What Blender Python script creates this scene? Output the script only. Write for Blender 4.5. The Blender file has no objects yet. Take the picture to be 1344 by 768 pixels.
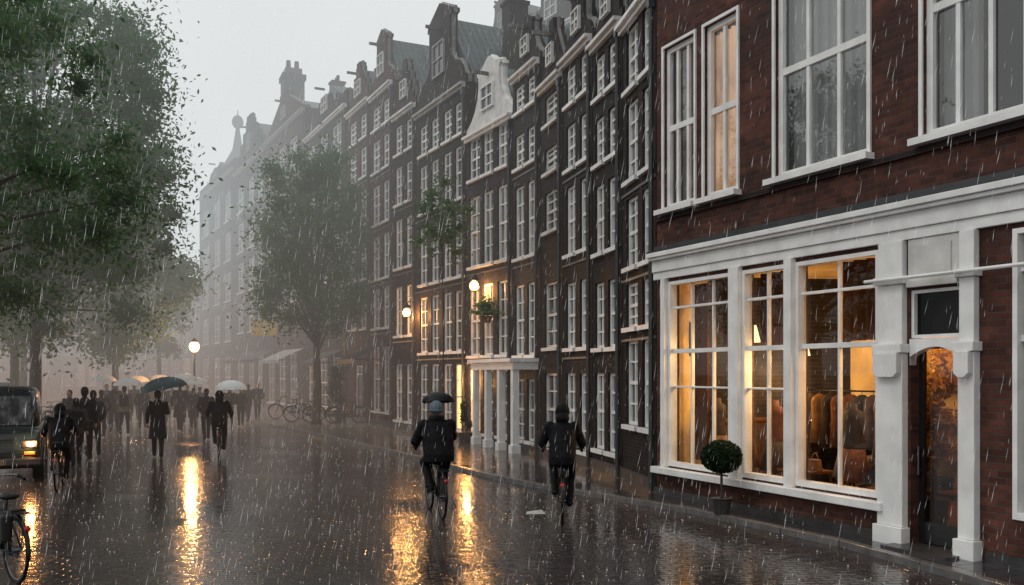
import bpy, math, random
import numpy as np
from mathutils import Vector, Matrix
random.seed(7); rng=np.random.default_rng(7)
S=bpy.context.scene; C=S.collection; PI=math.pi
FPX=1200.0; HY=490.0; CH=2.2
def PX(px,Y): return (px-672)/FPX*Y
def GY(py): return CH*FPX/(py-HY)
def ZZ(py,Y): return CH+(HY-py)/FPX*Y
# ------------------------------------------------------------------ mesh builder
class MB:
    def __init__(s): s.v=[]; s.f=[]
    def quad(s,a,b,c,d):
        n=len(s.v); s.v+=[a,b,c,d]; s.f.append((n,n+1,n+2,n+3)); return s
    def box(s,x0,x1,y0,y1,z0,z1):
        n=len(s.v)
        s.v+=[(x0,y0,z0),(x1,y0,z0),(x1,y1,z0),(x0,y1,z0),(x0,y0,z1),(x1,y0,z1),(x1,y1,z1),(x0,y1,z1)]
        s.f+=[tuple(n+i for i in q) for q in ((0,3,2,1),(4,5,6,7),(0,1,5,4),(1,2,6,5),(2,3,7,6),(3,0,4,7))]; return s
    def tube(s,p0,p1,r0,r1=None,n=8):
        return s.path([p0,p1],[r0,r1 if r1 is not None else r0],n)
    def path(s,pts,rs,n=8,closed=False):
        pts=[Vector(p) for p in pts]
        if not isinstance(rs,(list,tuple)): rs=[rs]*len(pts)
        b=len(s.v); m=len(pts); prev=None
        for i,p in enumerate(pts):
            if closed: t=(pts[(i+1)%m]-pts[i-1])
            else: t=(pts[min(i+1,m-1)]-pts[max(i-1,0)])
            t.normalize()
            if prev is None:
                a=Vector((0,0,1)) if abs(t.z)<.9 else Vector((1,0,0)); u=t.cross(a).normalized()
            else: u=(prev-t*prev.dot(t)).normalized()
            prev=u; w=t.cross(u)
            for k in range(n):
                an=2*PI*k/n; q=p+(u*math.cos(an)+w*math.sin(an))*rs[i]; s.v.append(tuple(q))
        for i in range(m if closed else m-1):
            j=(i+1)%m
            for k in range(n):
                l=(k+1)%n; s.f.append((b+i*n+k,b+i*n+l,b+j*n+l,b+j*n+k))
        if not closed:
            s.f.append(tuple(b+k for k in range(n))[::-1]); s.f.append(tuple(b+(m-1)*n+k for k in range(n)))
        return s
    def ell(s,c,rx,ry,rz,n=12,m=8,rot=None):
        b=len(s.v); c=Vector(c)
        def P(x,y,z):
            v=Vector((x*rx,y*ry,z*rz)); 
            if rot: v=rot@v
            return tuple(c+v)
        s.v.append(P(0,0,-1))
        for i in range(1,m):
            th=PI*i/m-PI/2
            for k in range(n): a=2*PI*k/n; s.v.append(P(math.cos(th)*math.cos(a),math.cos(th)*math.sin(a),math.sin(th)))
        s.v.append(P(0,0,1)); top=len(s.v)-1
        for k in range(n): s.f.append((b,b+1+(k+1)%n,b+1+k)); s.f.append((top,top-n+k,top-n+(k+1)%n))
        for i in range(m-2):
            for k in range(n):
                l=(k+1)%n; s.f.append((b+1+i*n+k,b+1+i*n+l,b+1+(i+1)*n+l,b+1+(i+1)*n+k))
        return s
    def loft(s,rings):
        b=len(s.v); n=len(rings[0])
        for r in rings: s.v+=[tuple(p) for p in r]
        for i in range(len(rings)-1):
            for k in range(n):
                l=(k+1)%n; s.f.append((b+i*n+k,b+i*n+l,b+(i+1)*n+l,b+(i+1)*n+k))
        s.f.append(tuple(b+k for k in range(n))[::-1]); s.f.append(tuple(b+(len(rings)-1)*n+k for k in range(n))); return s
    def torso(s,secs,n=16):
        return s.loft([[ (c[0]+rx*math.cos(2*PI*k/n), c[1]+ry*math.sin(2*PI*k/n), c[2]) for k in range(n)] for (c,rx,ry) in secs])
    def prism(s,out,y0,y1):
        n=len(out); b=len(s.v)
        s.v+=[(x,y0,z) for x,z in out]+[(x,y1,z) for x,z in out]
        s.f.append(tuple(range(b,b+n))); s.f.append(tuple(range(b+n,b+2*n))[::-1])
        for i in range(n): j=(i+1)%n; s.f.append((b+i,b+j,b+n+j,b+n+i))
        return s
    def build(s,name,mat,parent=None,smooth=False,fix=True,bevel=0):
        me=bpy.data.meshes.new(name); me.from_pydata(s.v,[],s.f)
        if fix:
            import bmesh
            bm=bmesh.new(); bm.from_mesh(me); bmesh.ops.recalc_face_normals(bm,faces=bm.faces)
            bm.to_mesh(me); bm.free()
        if mat: me.materials.append(mat)
        if smooth: me.polygons.foreach_set('use_smooth',[True]*len(me.polygons))
        o=bpy.data.objects.new(name,me); C.objects.link(o)
        if parent: o.parent=parent
        if bevel:
            md=o.modifiers.new('bevel','BEVEL'); md.width=bevel; md.segments=2
        return o
def empty(name,loc=(0,0,0),rz=0,label=None,cat=None,group=None):
    o=bpy.data.objects.new(name,None); C.objects.link(o); o.location=loc; o.rotation_euler=(0,0,rz); o.empty_display_size=.2
    tag(o,label,cat,group); return o
def tag(o,label=None,cat=None,group=None,kind=None):
    if label: o['label']=label
    if cat: o['category']=cat
    if group: o['group']=group
    if kind: o['kind']=kind
    return o
def dup(r,loc,rz,label=None,group=None,mats=None,scale=None):
    c=r.copy(); C.objects.link(c); c.location=loc; c.rotation_euler=(0,0,rz)
    if scale: c.scale=(scale,)*3
    if label: c['label']=label
    if group: c['group']=group
    def rec(a,b):
        for ch in list(a.children):
            d=ch.copy(); C.objects.link(d); d.parent=b
            k=ch.name.split('.')[0]
            if mats and k in mats and d.data:
                d.material_slots[0].link='OBJECT'; d.material_slots[0].material=mats[k]
            rec(ch,d)
    rec(r,c); return c
# ------------------------------------------------------------------ materials
hz=bpy.data.node_groups.new('painted_haze','ShaderNodeTree')  # distance haze painted into the materials as emission, no mist volume
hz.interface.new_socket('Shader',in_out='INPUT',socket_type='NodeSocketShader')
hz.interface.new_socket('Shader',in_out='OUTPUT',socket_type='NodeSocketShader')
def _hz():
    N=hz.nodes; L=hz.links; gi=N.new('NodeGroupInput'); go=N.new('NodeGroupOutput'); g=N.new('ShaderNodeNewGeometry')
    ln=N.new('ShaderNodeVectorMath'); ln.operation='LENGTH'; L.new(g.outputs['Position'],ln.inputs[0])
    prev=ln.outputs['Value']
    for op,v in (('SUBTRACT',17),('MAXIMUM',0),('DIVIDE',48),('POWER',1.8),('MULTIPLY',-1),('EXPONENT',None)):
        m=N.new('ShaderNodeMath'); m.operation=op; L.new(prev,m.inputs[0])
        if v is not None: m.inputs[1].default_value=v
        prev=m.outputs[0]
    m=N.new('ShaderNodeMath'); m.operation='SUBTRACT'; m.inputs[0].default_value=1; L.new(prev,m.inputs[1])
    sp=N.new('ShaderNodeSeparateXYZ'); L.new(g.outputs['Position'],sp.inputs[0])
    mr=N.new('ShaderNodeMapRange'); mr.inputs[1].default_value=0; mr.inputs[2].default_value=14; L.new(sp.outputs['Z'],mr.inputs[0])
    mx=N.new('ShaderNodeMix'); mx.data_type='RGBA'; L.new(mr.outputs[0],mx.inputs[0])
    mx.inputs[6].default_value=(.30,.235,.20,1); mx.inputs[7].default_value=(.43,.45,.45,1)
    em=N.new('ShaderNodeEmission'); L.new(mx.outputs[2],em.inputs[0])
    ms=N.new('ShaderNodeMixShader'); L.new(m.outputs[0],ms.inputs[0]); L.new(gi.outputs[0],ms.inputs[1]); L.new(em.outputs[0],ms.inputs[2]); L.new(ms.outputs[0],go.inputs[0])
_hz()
class Mat:
    def __init__(s,name):
        s.m=bpy.data.materials.new(name); s.m.use_nodes=True; s.N=s.m.node_tree.nodes; s.L=s.m.node_tree.links; s.N.clear()
        s.out=s.N.new('ShaderNodeOutputMaterial')
    def n(s,t,**k):
        x=s.N.new('ShaderNode'+t)
        for a,b in k.items():
            if a.startswith('i_'): x.inputs[a[2:].replace('_',' ')].default_value=b
            else: setattr(x,a,b)
        return x
    def l(s,a,b): s.L.new(a,b)
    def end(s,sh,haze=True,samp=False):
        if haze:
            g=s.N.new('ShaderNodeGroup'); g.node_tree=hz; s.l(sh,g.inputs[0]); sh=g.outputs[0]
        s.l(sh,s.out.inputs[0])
        if not samp: s.m.cycles.emission_sampling='NONE'
        return s.m
    def mixc(s,f,a,b,mode='MIX'):
        x=s.n('Mix'); x.data_type='RGBA'; x.blend_type=mode
        for i,v in ((0,f),(6,a),(7,b)):
            if hasattr(v,'links') or hasattr(v,'is_linked'): s.l(v,x.inputs[i])
            elif i==0: x.inputs[0].default_value=v
            else: x.inputs[i].default_value=(*v,1)
        return x.outputs[2]
    def noise(s,vec,scale,detail=3):
        x=s.n('TexNoise'); x.inputs['Scale'].default_value=scale; x.inputs['Detail'].default_value=detail
        if vec: s.l(vec,x.inputs['Vector'])
        return x.outputs['Fac']
    def mrange(s,v,a,b,c,d):
        x=s.n('MapRange'); s.l(v,x.inputs[0])
        for i,q in enumerate((a,b,c,d)): x.inputs[i+1].default_value=q
        return x.outputs[0]
def simple(name,col,rough=.5,metal=0,var=.25,scale=6,bump=0,spec=.5,coat=0):
    m=Mat(name); tc=m.n('TexCoord'); nz=m.noise(tc.outputs['Object'],scale,4)
    f=m.mrange(nz,.3,.7,0,1); c=m.mixc(f,tuple(x*(1-var) for x in col),tuple(min(1,x*(1+var)) for x in col))
    p=m.n('BsdfPrincipled'); m.l(c,p.inputs['Base Color']); p.inputs['Roughness'].default_value=rough; p.inputs['Metallic'].default_value=metal
    p.inputs['Specular IOR Level'].default_value=spec; p.inputs['Coat Weight'].default_value=coat
    if bump:
        b=m.n('Bump'); b.inputs['Strength'].default_value=bump; b.inputs['Distance'].default_value=.02; m.l(m.noise(tc.outputs['Object'],scale*5,3),b.inputs['Height']); m.l(b.outputs[0],p.inputs['Normal'])
    return m.end(p.outputs[0])
def brickmat(name,c1,c2,mortar,soot=.5,rh=.075,ms=.008):
    m=Mat(name); tc=m.n('TexCoord'); sp=m.n('SeparateXYZ'); m.l(tc.outputs['Object'],sp.inputs[0])
    ad=m.n('Math',operation='ADD'); m.l(sp.outputs['X'],ad.inputs[0]); m.l(sp.outputs['Y'],ad.inputs[1])
    cb=m.n('CombineXYZ'); m.l(ad.outputs[0],cb.inputs[0]); m.l(sp.outputs['Z'],cb.inputs[1])
    b=m.n('TexBrick'); m.l(cb.outputs[0],b.inputs['Vector']); b.inputs['Color1'].default_value=(*c1,1); b.inputs['Color2'].default_value=(*c2,1); b.inputs['Mortar'].default_value=(*mortar,1)
    b.inputs['Scale'].default_value=1; b.inputs['Brick Width'].default_value=.23; b.inputs['Row Height'].default_value=rh; b.inputs['Mortar Size'].default_value=ms; b.inputs['Bias'].default_value=-.1; b.inputs['Mortar Smooth'].default_value=.2
    n1=m.mrange(m.noise(cb.outputs[0],.9,5),.35,.7,1-soot,1.15)
    n2=m.mrange(m.noise(cb.outputs[0],5,4),.35,.65,.75,1.15)
    mu=m.n('Math',operation='MULTIPLY'); m.l(n1,mu.inputs[0]); m.l(n2,mu.inputs[1])
    cc=m.n('CombineXYZ'); [m.l(mu.outputs[0],cc.inputs[i]) for i in range(3)]
    c=m.mixc(1.0,b.outputs['Color'],cc.outputs[0],'MULTIPLY')
    p=m.n('BsdfPrincipled'); m.l(c,p.inputs['Base Color']); m.l(m.mrange(n1,.3,1,.5,.8),p.inputs['Roughness']); p.inputs['Specular IOR Level'].default_value=.2
    bp=m.n('Bump'); bp.inputs['Strength'].default_value=.8; bp.inputs['Distance'].default_value=.012; m.l(b.outputs['Fac'],bp.inputs['Height']); bp.invert=True; m.l(bp.outputs[0],p.inputs['Normal'])
    return m.end(p.outputs[0])
BR=dict(
 red=brickmat('brick_red_wet',(.135,.046,.031),(.06,.023,.018),(.085,.062,.052),.5,.08,.009),
 dark=brickmat('brick_dark',(.030,.023,.022),(.020,.016,.017),(.045,.04,.04)),
 brown=brickmat('brick_brown',(.042,.027,.024),(.026,.019,.018),(.045,.04,.038)),
 grey=brickmat('brick_grey',(.05,.043,.043),(.034,.03,.031),(.065,.06,.06)),
 rust=brickmat('brick_rust',(.13,.046,.038),(.075,.032,.027),(.08,.06,.052)),
 plum=brickmat('brick_plum',(.055,.03,.029),(.034,.021,.021),(.05,.042,.04)))
white=simple('white_paint_weathered',(.80,.79,.77),.35,var=.12,scale=3)
white2=simple('cream_paint',(.62,.60,.57),.4,var=.2,scale=3)
offw=simple('grey_paint',(.30,.29,.28),.4,var=.25,scale=3)
copingm=simple('weathered_coping_stone',(.11,.105,.10),.4,var=.3,scale=3)
stone=simple('stone_wet',(.16,.145,.135),.35,var=.3,scale=5,bump=.3)
darkstone=simple('dark_plinth_stone',(.04,.037,.036),.3,var=.3,scale=5,bump=.3)
lead=simple('lead_flashing',(.04,.042,.045),.4,var=.2)
blackp=simple('black_gloss_paint',(.012,.012,.013),.25,coat=.2)
bikeblk=simple('bicycle_black_enamel',(.008,.008,.010),.35,spec=.3)
rubber=simple('rubber',(.008,.008,.008),.6,spec=.15)
chrome=simple('wet_steel',(.16,.16,.17),.35,metal=1,var=.1)
leather=simple('saddle_leather',(.012,.010,.009),.5,spec=.3)
redplastic=simple('red_plastic',(.35,.012,.01),.25)
wood=simple('varnished_wood',(.13,.055,.022),.4,var=.35,scale=4)
skin=simple('skin',(.3,.165,.115),.5,var=.05,spec=.3)
bark=simple('wet_bark',(.035,.028,.022),.55,var=.4,scale=8,bump=.6)
def tilem(name,col):
    m=Mat(name); tc=m.n('TexCoord'); w=m.n('TexWave'); m.l(tc.outputs['Object'],w.inputs['Vector']); w.bands_direction='Y'; w.inputs['Scale'].default_value=1.3; w.inputs['Distortion'].default_value=0
    w2=m.n('TexWave'); m.l(tc.outputs['Object'],w2.inputs['Vector']); w2.bands_direction='Z'; w2.inputs['Scale'].default_value=1.2; w2.wave_profile='SAW'
    f=m.mixc(.5,w.outputs['Color'],w2.outputs['Color']); c=m.mixc(f,tuple(x*.5 for x in col),tuple(x*1.3 for x in col))
    c=m.mixc(m.mrange(m.noise(tc.outputs['Object'],1.5,4),.35,.65,0,.6),c,(.04,.04,.035))
    p=m.n('BsdfPrincipled'); m.l(c,p.inputs['Base Color']); p.inputs['Roughness'].default_value=.4
    b=m.n('Bump'); b.inputs['Strength'].default_value=.7; b.inputs['Distance'].default_value=.05; m.l(f,b.inputs['Height']); m.l(b.outputs[0],p.inputs['Normal']); return m.end(p.outputs[0])
tile=tilem('slate_roof_tiles',(.06,.085,.09))
def panem(name,c1,c2,em=None,es=0,sc=2.0,rough=.06,spec=.8):
    m=Mat(name); tc=m.n('TexCoord'); v=m.n('VectorMath',operation='MULTIPLY'); m.l(tc.outputs['Object'],v.inputs[0]); v.inputs[1].default_value=(3,3,.5)
    f=m.mrange(m.noise(v.outputs[0],sc,3),.38,.62,0,1); c=m.mixc(f,c1,c2)
    p=m.n('BsdfPrincipled'); m.l(c,p.inputs['Base Color']); p.inputs['Roughness'].default_value=rough; p.inputs['Specular IOR Level'].default_value=spec
    b=m.n('Bump'); b.inputs['Strength'].default_value=.08; b.inputs['Distance'].default_value=.05; m.l(m.noise(tc.outputs['Object'],2.5,2),b.inputs['Height']); m.l(b.outputs[0],p.inputs['Normal'])
    if em:
        f2=m.mrange(m.noise(v.outputs[0],sc*1.3,4),.35,.65,.15,1); m.l(m.mixc(f2,tuple(x*.25 for x in em),em),p.inputs['Emission Color']); p.inputs['Emission Strength'].default_value=es
    return m.end(p.outputs[0],samp=es>2)
g_dark=panem('window_glass_dark',(.010,.011,.012),(.035,.037,.04))
g_black=panem('window_glass_black',(.004,.004,.005),(.008,.008,.009),spec=.2,rough=.15)
g_grey=panem('window_glass_grey',(.03,.033,.036),(.13,.135,.135))
g_light=panem('window_glass_net_curtain',(.10,.105,.105),(.27,.27,.26))
g_warm=panem('window_glass_lit',(.1,.06,.03),(.2,.12,.05),(1,.46,.14),.6)
g_warm2=panem('window_glass_lit_strong',(.1,.06,.03),(.2,.12,.05),(1,.42,.10),7)
def clear(name,tint,extra=.04):
    m=Mat(name); t=m.n('BsdfTransparent'); t.inputs[0].default_value=(*tint,1); g=m.n('BsdfGlossy'); g.inputs['Roughness'].default_value=.02
    fr=m.n('LayerWeight'); fr.inputs[0].default_value=.18; a=m.n('Math',operation='ADD'); m.l(fr.outputs['Fresnel'],a.inputs[0]); a.inputs[1].default_value=extra
    x=m.n('MixShader'); m.l(a.outputs[0],x.inputs[0]); m.l(t.outputs[0],x.inputs[1]); m.l(g.outputs[0],x.inputs[2]); return m.end(x.outputs[0],haze=False)
g_clear=clear('shop_glass',(.95,.95,.92),.03); g_clear2=clear('upper_glass',(.75,.77,.78),.14)
def emis(name,col,st,haze=False):
    m=Mat(name); e=m.n('Emission'); e.inputs[0].default_value=(*col,1); e.inputs[1].default_value=st; return m.end(e.outputs[0],haze=haze,samp=True)
lampglow=emis('lamp_glow',(1,.5,.16),9); headglow=emis('headlight_glow',(1,.6,.35),3.0); shade_glow=emis('shade_glow',(1,.66,.30),2.4)
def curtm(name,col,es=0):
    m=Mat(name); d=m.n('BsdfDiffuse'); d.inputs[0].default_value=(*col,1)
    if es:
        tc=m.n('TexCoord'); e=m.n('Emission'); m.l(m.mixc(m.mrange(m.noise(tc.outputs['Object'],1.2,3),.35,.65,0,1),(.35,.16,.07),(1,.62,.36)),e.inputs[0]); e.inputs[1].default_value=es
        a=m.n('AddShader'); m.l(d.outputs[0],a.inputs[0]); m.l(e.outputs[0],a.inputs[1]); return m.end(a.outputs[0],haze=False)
    return m.end(d.outputs[0],haze=False)
curt_w=curtm('net_curtain',(.66,.66,.64)); curt_l=curtm('glowing_curtain',(.5,.4,.3),.6); curt_d=curtm('brown_curtain',(.09,.038,.016))  # warm upper curtain glows by emission in its material, no lamp behind it
def leafm(name,c1,c2,dk=.4):
    m=Mat(name); g=m.n('NewGeometry'); c=m.mixc(g.outputs['Random Per Island'],c1,c2)
    c=m.mixc(m.mrange(m.noise(g.outputs['Position'],.8,3),.35,.65,0,dk),c,tuple(x*.4 for x in c1))
    d=m.n('BsdfPrincipled'); m.l(c,d.inputs['Base Color']); d.inputs['Roughness'].default_value=.5; d.inputs['Specular IOR Level'].default_value=.3; t=m.n('BsdfTranslucent'); m.l(c,t.inputs[0])
    x=m.n('MixShader'); x.inputs[0].default_value=.5; m.l(d.outputs[0],x.inputs[1]); m.l(t.outputs[0],x.inputs[2]); return m.end(x.outputs[0])
leafA=leafm('leaves_green',(.05,.115,.045),(.13,.24,.085)); leafB=leafm('leaves_pale_green',(.065,.135,.06),(.16,.26,.11)); leafC=leafm('leaves_box',(.010,.026,.010),(.03,.058,.02)); leafG=leafm('leaves_painted_golden',(.25,.14,.02),(.6,.34,.06))
# ground
def paver(name,c1,c2,mort,bw,rh,rot,bump=.5):
    m=Mat(name); g=m.n('NewGeometry'); mp=m.n('Mapping'); mp.inputs['Rotation'].default_value=(0,0,rot); m.l(g.outputs['Position'],mp.inputs[0])
    b=m.n('TexBrick'); m.l(mp.outputs[0],b.inputs['Vector']); b.inputs['Color1'].default_value=(*c1,1); b.inputs['Color2'].default_value=(*c2,1); b.inputs['Mortar'].default_value=(*mort,1)
    b.inputs['Scale'].default_value=1; b.inputs['Brick Width'].default_value=bw; b.inputs['Row Height'].default_value=rh; b.inputs['Mortar Size'].default_value=.013; b.inputs['Mortar Smooth'].default_value=.8
    pud=m.mrange(m.noise(g.outputs['Position'],.45,4),.50,.62,0,1)
    big=m.mrange(m.noise(g.outputs['Position'],.3,5),.3,.7,.6,1.3)
    cc=m.n('CombineXYZ'); [m.l(big,cc.inputs[i]) for i in range(3)]
    c=m.mixc(1.0,b.outputs['Color'],cc.outputs[0],'MULTIPLY')
    p=m.n('BsdfPrincipled'); m.l(c,p.inputs['Base Color']); 
    r0=m.mrange(m.noise(g.outputs['Position'],6,3),.3,.7,.09,.2); x=m.n('Mix'); m.l(pud,x.inputs[0]); m.l(r0,x.inputs[2]); x.inputs[3].default_value=.06; m.l(x.outputs[0],p.inputs['Roughness'])
    p.inputs['Specular IOR Level'].default_value=.62
    h1=m.noise(g.outputs['Position'],7,3); hh=m.n('Math',operation='MULTIPLY_ADD'); m.l(b.outputs['Fac'],hh.inputs[0]); hh.inputs[1].default_value=-2.0; m.l(h1,hh.inputs[2])
    tl=m.n('MapRange'); sc=m.n('SeparateColor'); m.l(b.outputs['Color'],sc.inputs[0]); m.l(sc.outputs[0],tl.inputs[0]); tl.inputs[1].default_value=.02; tl.inputs[2].default_value=.07; h2=m.n('Math',operation='MULTIPLY_ADD'); m.l(tl.outputs[0],h2.inputs[0]); h2.inputs[1].default_value=.7; m.l(hh.outputs[0],h2.inputs[2])
    bs=m.n('Math',operation='MULTIPLY_ADD'); m.l(pud,bs.inputs[0]); bs.inputs[1].default_value=-.5*bump; bs.inputs[2].default_value=bump
    bp=m.n('Bump'); bp.inputs['Distance'].default_value=.012; m.l(bs.outputs[0],bp.inputs['Strength']); m.l(h2.outputs[0],bp.inputs['Height']); m.l(bp.outputs[0],p.inputs['Normal'])
    return m.end(p.outputs[0])
road_m=paver('wet_clinker_pavers',(.052,.042,.041),(.028,.024,.025),(.009,.009,.009),.21,.105,math.radians(-8),.68)
walk_m=paver('wet_sidewalk_pavers',(.045,.04,.04),(.032,.03,.031),(.013,.012,.012),.3,.3,math.radians(-22),.4)
kerb_m=simple('kerb_granite_wet',(.12,.115,.11),.25,var=.3,scale=5)
ground_m=simple('ground_asphalt_wet',(.045,.042,.04),.25,var=.3,scale=1)
# ------------------------------------------------------------------ world, sun, camera
w=bpy.data.worlds.new('World'); S.world=w; w.use_nodes=True; nt=w.node_tree; nt.nodes.clear()
o_=nt.nodes.new('ShaderNodeOutputWorld'); bg=nt.nodes.new('ShaderNodeBackground'); sk=nt.nodes.new('ShaderNodeTexSky'); sk.sky_type='NISHITA'; sk.sun_disc=False
sk.sun_elevation=math.radians(48); sk.sun_rotation=math.radians(-60); sk.dust_density=5
hs=nt.nodes.new('ShaderNodeHueSaturation'); hs.inputs['Saturation'].default_value=.12; hs.inputs['Value'].default_value=.09
mx=nt.nodes.new('ShaderNodeMix'); mx.data_type='RGBA'; mx.inputs[0].default_value=.85; mx.inputs[7].default_value=(.76,.79,.795,1)
tc=nt.nodes.new('ShaderNodeTexCoord'); nz=nt.nodes.new('ShaderNodeTexNoise'); nz.inputs['Scale'].default_value=1.6; nz.inputs['Detail'].default_value=4
mr=nt.nodes.new('ShaderNodeMapRange'); mr.inputs[1].default_value=.3; mr.inputs[2].default_value=.7; mr.inputs[3].default_value=.92; mr.inputs[4].default_value=1.08
nt.links.new(tc.outputs['Generated'],nz.inputs['Vector']); nt.links.new(nz.outputs['Fac'],mr.inputs[0])
nt.links.new(sk.outputs[0],hs.inputs['Color']); nt.links.new(hs.outputs[0],mx.inputs[6]); nt.links.new(mx.outputs[2],bg.inputs[0]); nt.links.new(mr.outputs[0],bg.inputs[1]); nt.links.new(bg.outputs[0],o_.inputs[0])
sd=bpy.data.lights.new('sun','SUN'); sd.energy=.6; sd.angle=math.radians(25); sd.color=(1,.97,.94); so=bpy.data.objects.new('sun',sd); C.objects.link(so); so.rotation_euler=(math.radians(42),0,math.radians(-60))
cam=bpy.data.cameras.new('camera'); co=bpy.data.objects.new('camera',cam); C.objects.link(co); co.location=(0,0,CH); co.rotation_euler=(PI/2,0,0)
cam.lens=FPX/1344*36; cam.sensor_width=36; cam.shift_y=(HY-384)/1344; cam.clip_end=2000; cam.clip_start=.05; S.camera=co
S.view_settings.view_transform='Standard'; S.view_settings.look='None'; S.view_settings.exposure=0
def point(name,loc,e,col=(1,.46,.14),r=.08):
    l=bpy.data.lights.new(name,'POINT'); l.energy=e; l.color=col; l.shadow_soft_size=r; o=bpy.data.objects.new(name,l); C.objects.link(o); o.location=loc; return o
# ------------------------------------------------------------------ facade helper
class F:
    def __init__(s,near,far):
        s.a=Vector(near); s.b=Vector(far); d=s.b-s.a; s.W=d.length; s.d=d/s.W; s.rz=math.atan2(s.d.y,s.d.x)
    def u(s,px):
        k=(px-672)/FPX; return (k*s.a.y-s.a.x)/(s.d.x-k*s.d.y)
    def Y(s,px): return s.a.y+s.d.y*s.u(px)
    def z(s,px,py): return ZZ(py,s.Y(px))
    def w(s,u,y,z):
        n=Vector((-s.d.y,s.d.x)); p=s.a+s.d*u+n*y; return (p.x,p.y,z)
def wallmesh(W,H,D,holes,rev=.16,z0=-.05):
    m=MB(); xs=sorted(set([0,W]+[h[0] for h in holes]+[h[1] for h in holes])); zs=sorted(set([z0,H]+[h[2] for h in holes]+[h[3] for h in holes]))
    for i in range(len(xs)-1):
        for j in range(len(zs)-1):
            cx=(xs[i]+xs[i+1])/2; cz=(zs[j]+zs[j+1])/2
            if any(h[0]<cx<h[1] and h[2]<cz<h[3] for h in holes): continue
            m.quad((xs[i],0,zs[j]),(xs[i],0,zs[j+1]),(xs[i+1],0,zs[j+1]),(xs[i+1],0,zs[j]))
    for a,b,c,d in holes:
        m.quad((a,0,c),(b,0,c),(b,-rev,c),(a,-rev,c)); m.quad((a,0,d),(a,-rev,d),(b,-rev,d),(b,0,d))
        m.quad((a,0,c),(a,-rev,c),(a,-rev,d),(a,0,d)); m.quad((b,0,c),(b,0,d),(b,-rev,d),(b,-rev,c))
    m.quad((0,0,z0),(0,-D,z0),(0,-D,H),(0,0,H)); m.quad((W,0,z0),(W,0,H),(W,-D,H),(W,-D,z0)); m.quad((0,-D,z0),(W,-D,z0),(W,-D,H),(0,-D,H)); m.quad((0,0,H),(0,-D,H),(W,-D,H),(W,0,H))
    return m
def window(par,a,b,c,d,y=-.1,nc=2,nr=2,fw=.055,bar=.022,mat=None,pane=None,sill=True,mid=None,surround=False):
    fm=mat or white; m=MB(); y0,y1=y-.035,y+.045
    m.box(a,a+fw,y0,y1,c,d); m.box(b-fw,b,y0,y1,c,d); m.box(a+fw,b-fw,y0,y1,c,c+fw); m.box(a+fw,b-fw,y0,y1,d-fw,d)
    if mid is None: mid=.5
    if mid:
        zm=c+(d-c)*mid; m.box(a+fw,b-fw,y-.03,y+.038,zm-fw*.55,zm+fw*.55)
    for i in range(1,nc):
        x=a+(b-a)*i/nc; m.box(x-bar,x+bar,y-.024,y+.03,c+fw,d-fw)
    segs=[(c,d)] if not mid else [(c,zm),(zm,d)]
    for (p,q) in segs:
        k=nr if isinstance(nr,int) else 1
        for i in range(1,k):
            z=p+(q-p)*i/k; m.box(a+fw,b-fw,y-.02,y+.026,z-bar*.8,z+bar*.8)
    if surround:
        t=.05; m.box(a-t,a-.002,.0,.03,c-t,d+t); m.box(b+.002,b+t,.0,.03,c-t,d+t); m.box(a-.002,b+.002,.0,.03,d+.002,d+t)
    o=m.build('window',fm,par)
    MB().quad((a+.01,y-.012,c+.01),(a+.01,y-.012,d-.01),(b-.01,y-.012,d-.01),(b-.01,y-.012,c+.01)).build('pane',pane or g_dark,o,fix=False)
    if sill: MB().box(a-.06,b+.06,.003-.0,.09,c-.09,c-.003).build('sill',fm,o)
    return o
def door(par,a,b,c,d,y=-.12,mat=None,glass=True,frame=None):
    m=MB(); m.box(a+.06,b-.06,y-.03,y+.02,c,d-.4)
    o=m.build('door',mat or blackp,par,bevel=.004)
    MB().box(a,a+.057,y-.04,y+.06,c,d).box(b-.057,b,y-.04,y+.06,c,d).box(a+.057,b-.057,y-.04,y+.06,d-.06,d).box(a+.057,b-.057,y-.04,y+.06,d-.4,d-.35).build('frame',frame or white,o)
    MB().box(a+.17,b-.17,y+.022,y+.028,c+(d-c)*.36,d-.52).build('pane',g_dark,o); MB().box(a+.06,b-.06,y-.01,y+.0,d-.34,d-.06).build('transom_pane',g_grey,o)
    MB().box(a+.17,b-.17,y+.022,y+.035,c+.15,c+(d-c)*.3).build('door_panel',mat or blackp,o)
    MB().tube((a+.13,y+.02,c+1),(a+.13,y+.09,c+1),.012).tube((a+.13,y+.08,c+1),(a+.24,y+.08,c+1),.012).build('handle',chrome,o)
def gab(kind,W,h):
    P={'bell':[(0,0),(.0,.1),(.05,.14),(.12,.2),(.2,.32),(.26,.48),(.28,.62),(.28,.78),(.25,.8),(.25,.84),(.36,.88),(.44,.96),(.5,1)],
       'neck':[(0,0),(0,.08),(.04,.1),(.08,.2),(.14,.27),(.22,.3),(.27,.36),(.3,.42),(.3,.8),(.26,.81),(.26,.85),(.5,1)],
       'step':[(0,0),(0,.14),(.1,.14),(.1,.33),(.2,.33),(.2,.52),(.3,.52),(.3,.71),(.4,.71),(.4,.9),(.43,.9),(.43,1),(.5,1)],
       'spout':[(0,0),(.0,.05),(.4,.82),(.4,1),(.5,1)],'flat':[(0,0),(0,.3),(.3,.3),(.36,.55),(.5,.6)]}[kind]
    L=[(x*W,z*h) for x,z in P]; R=[(W-x*W,z*h) for x,z in reversed(P)]
    if abs(L[-1][0]-R[0][0])<1e-6: R=R[1:]
    return L+R
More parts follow.
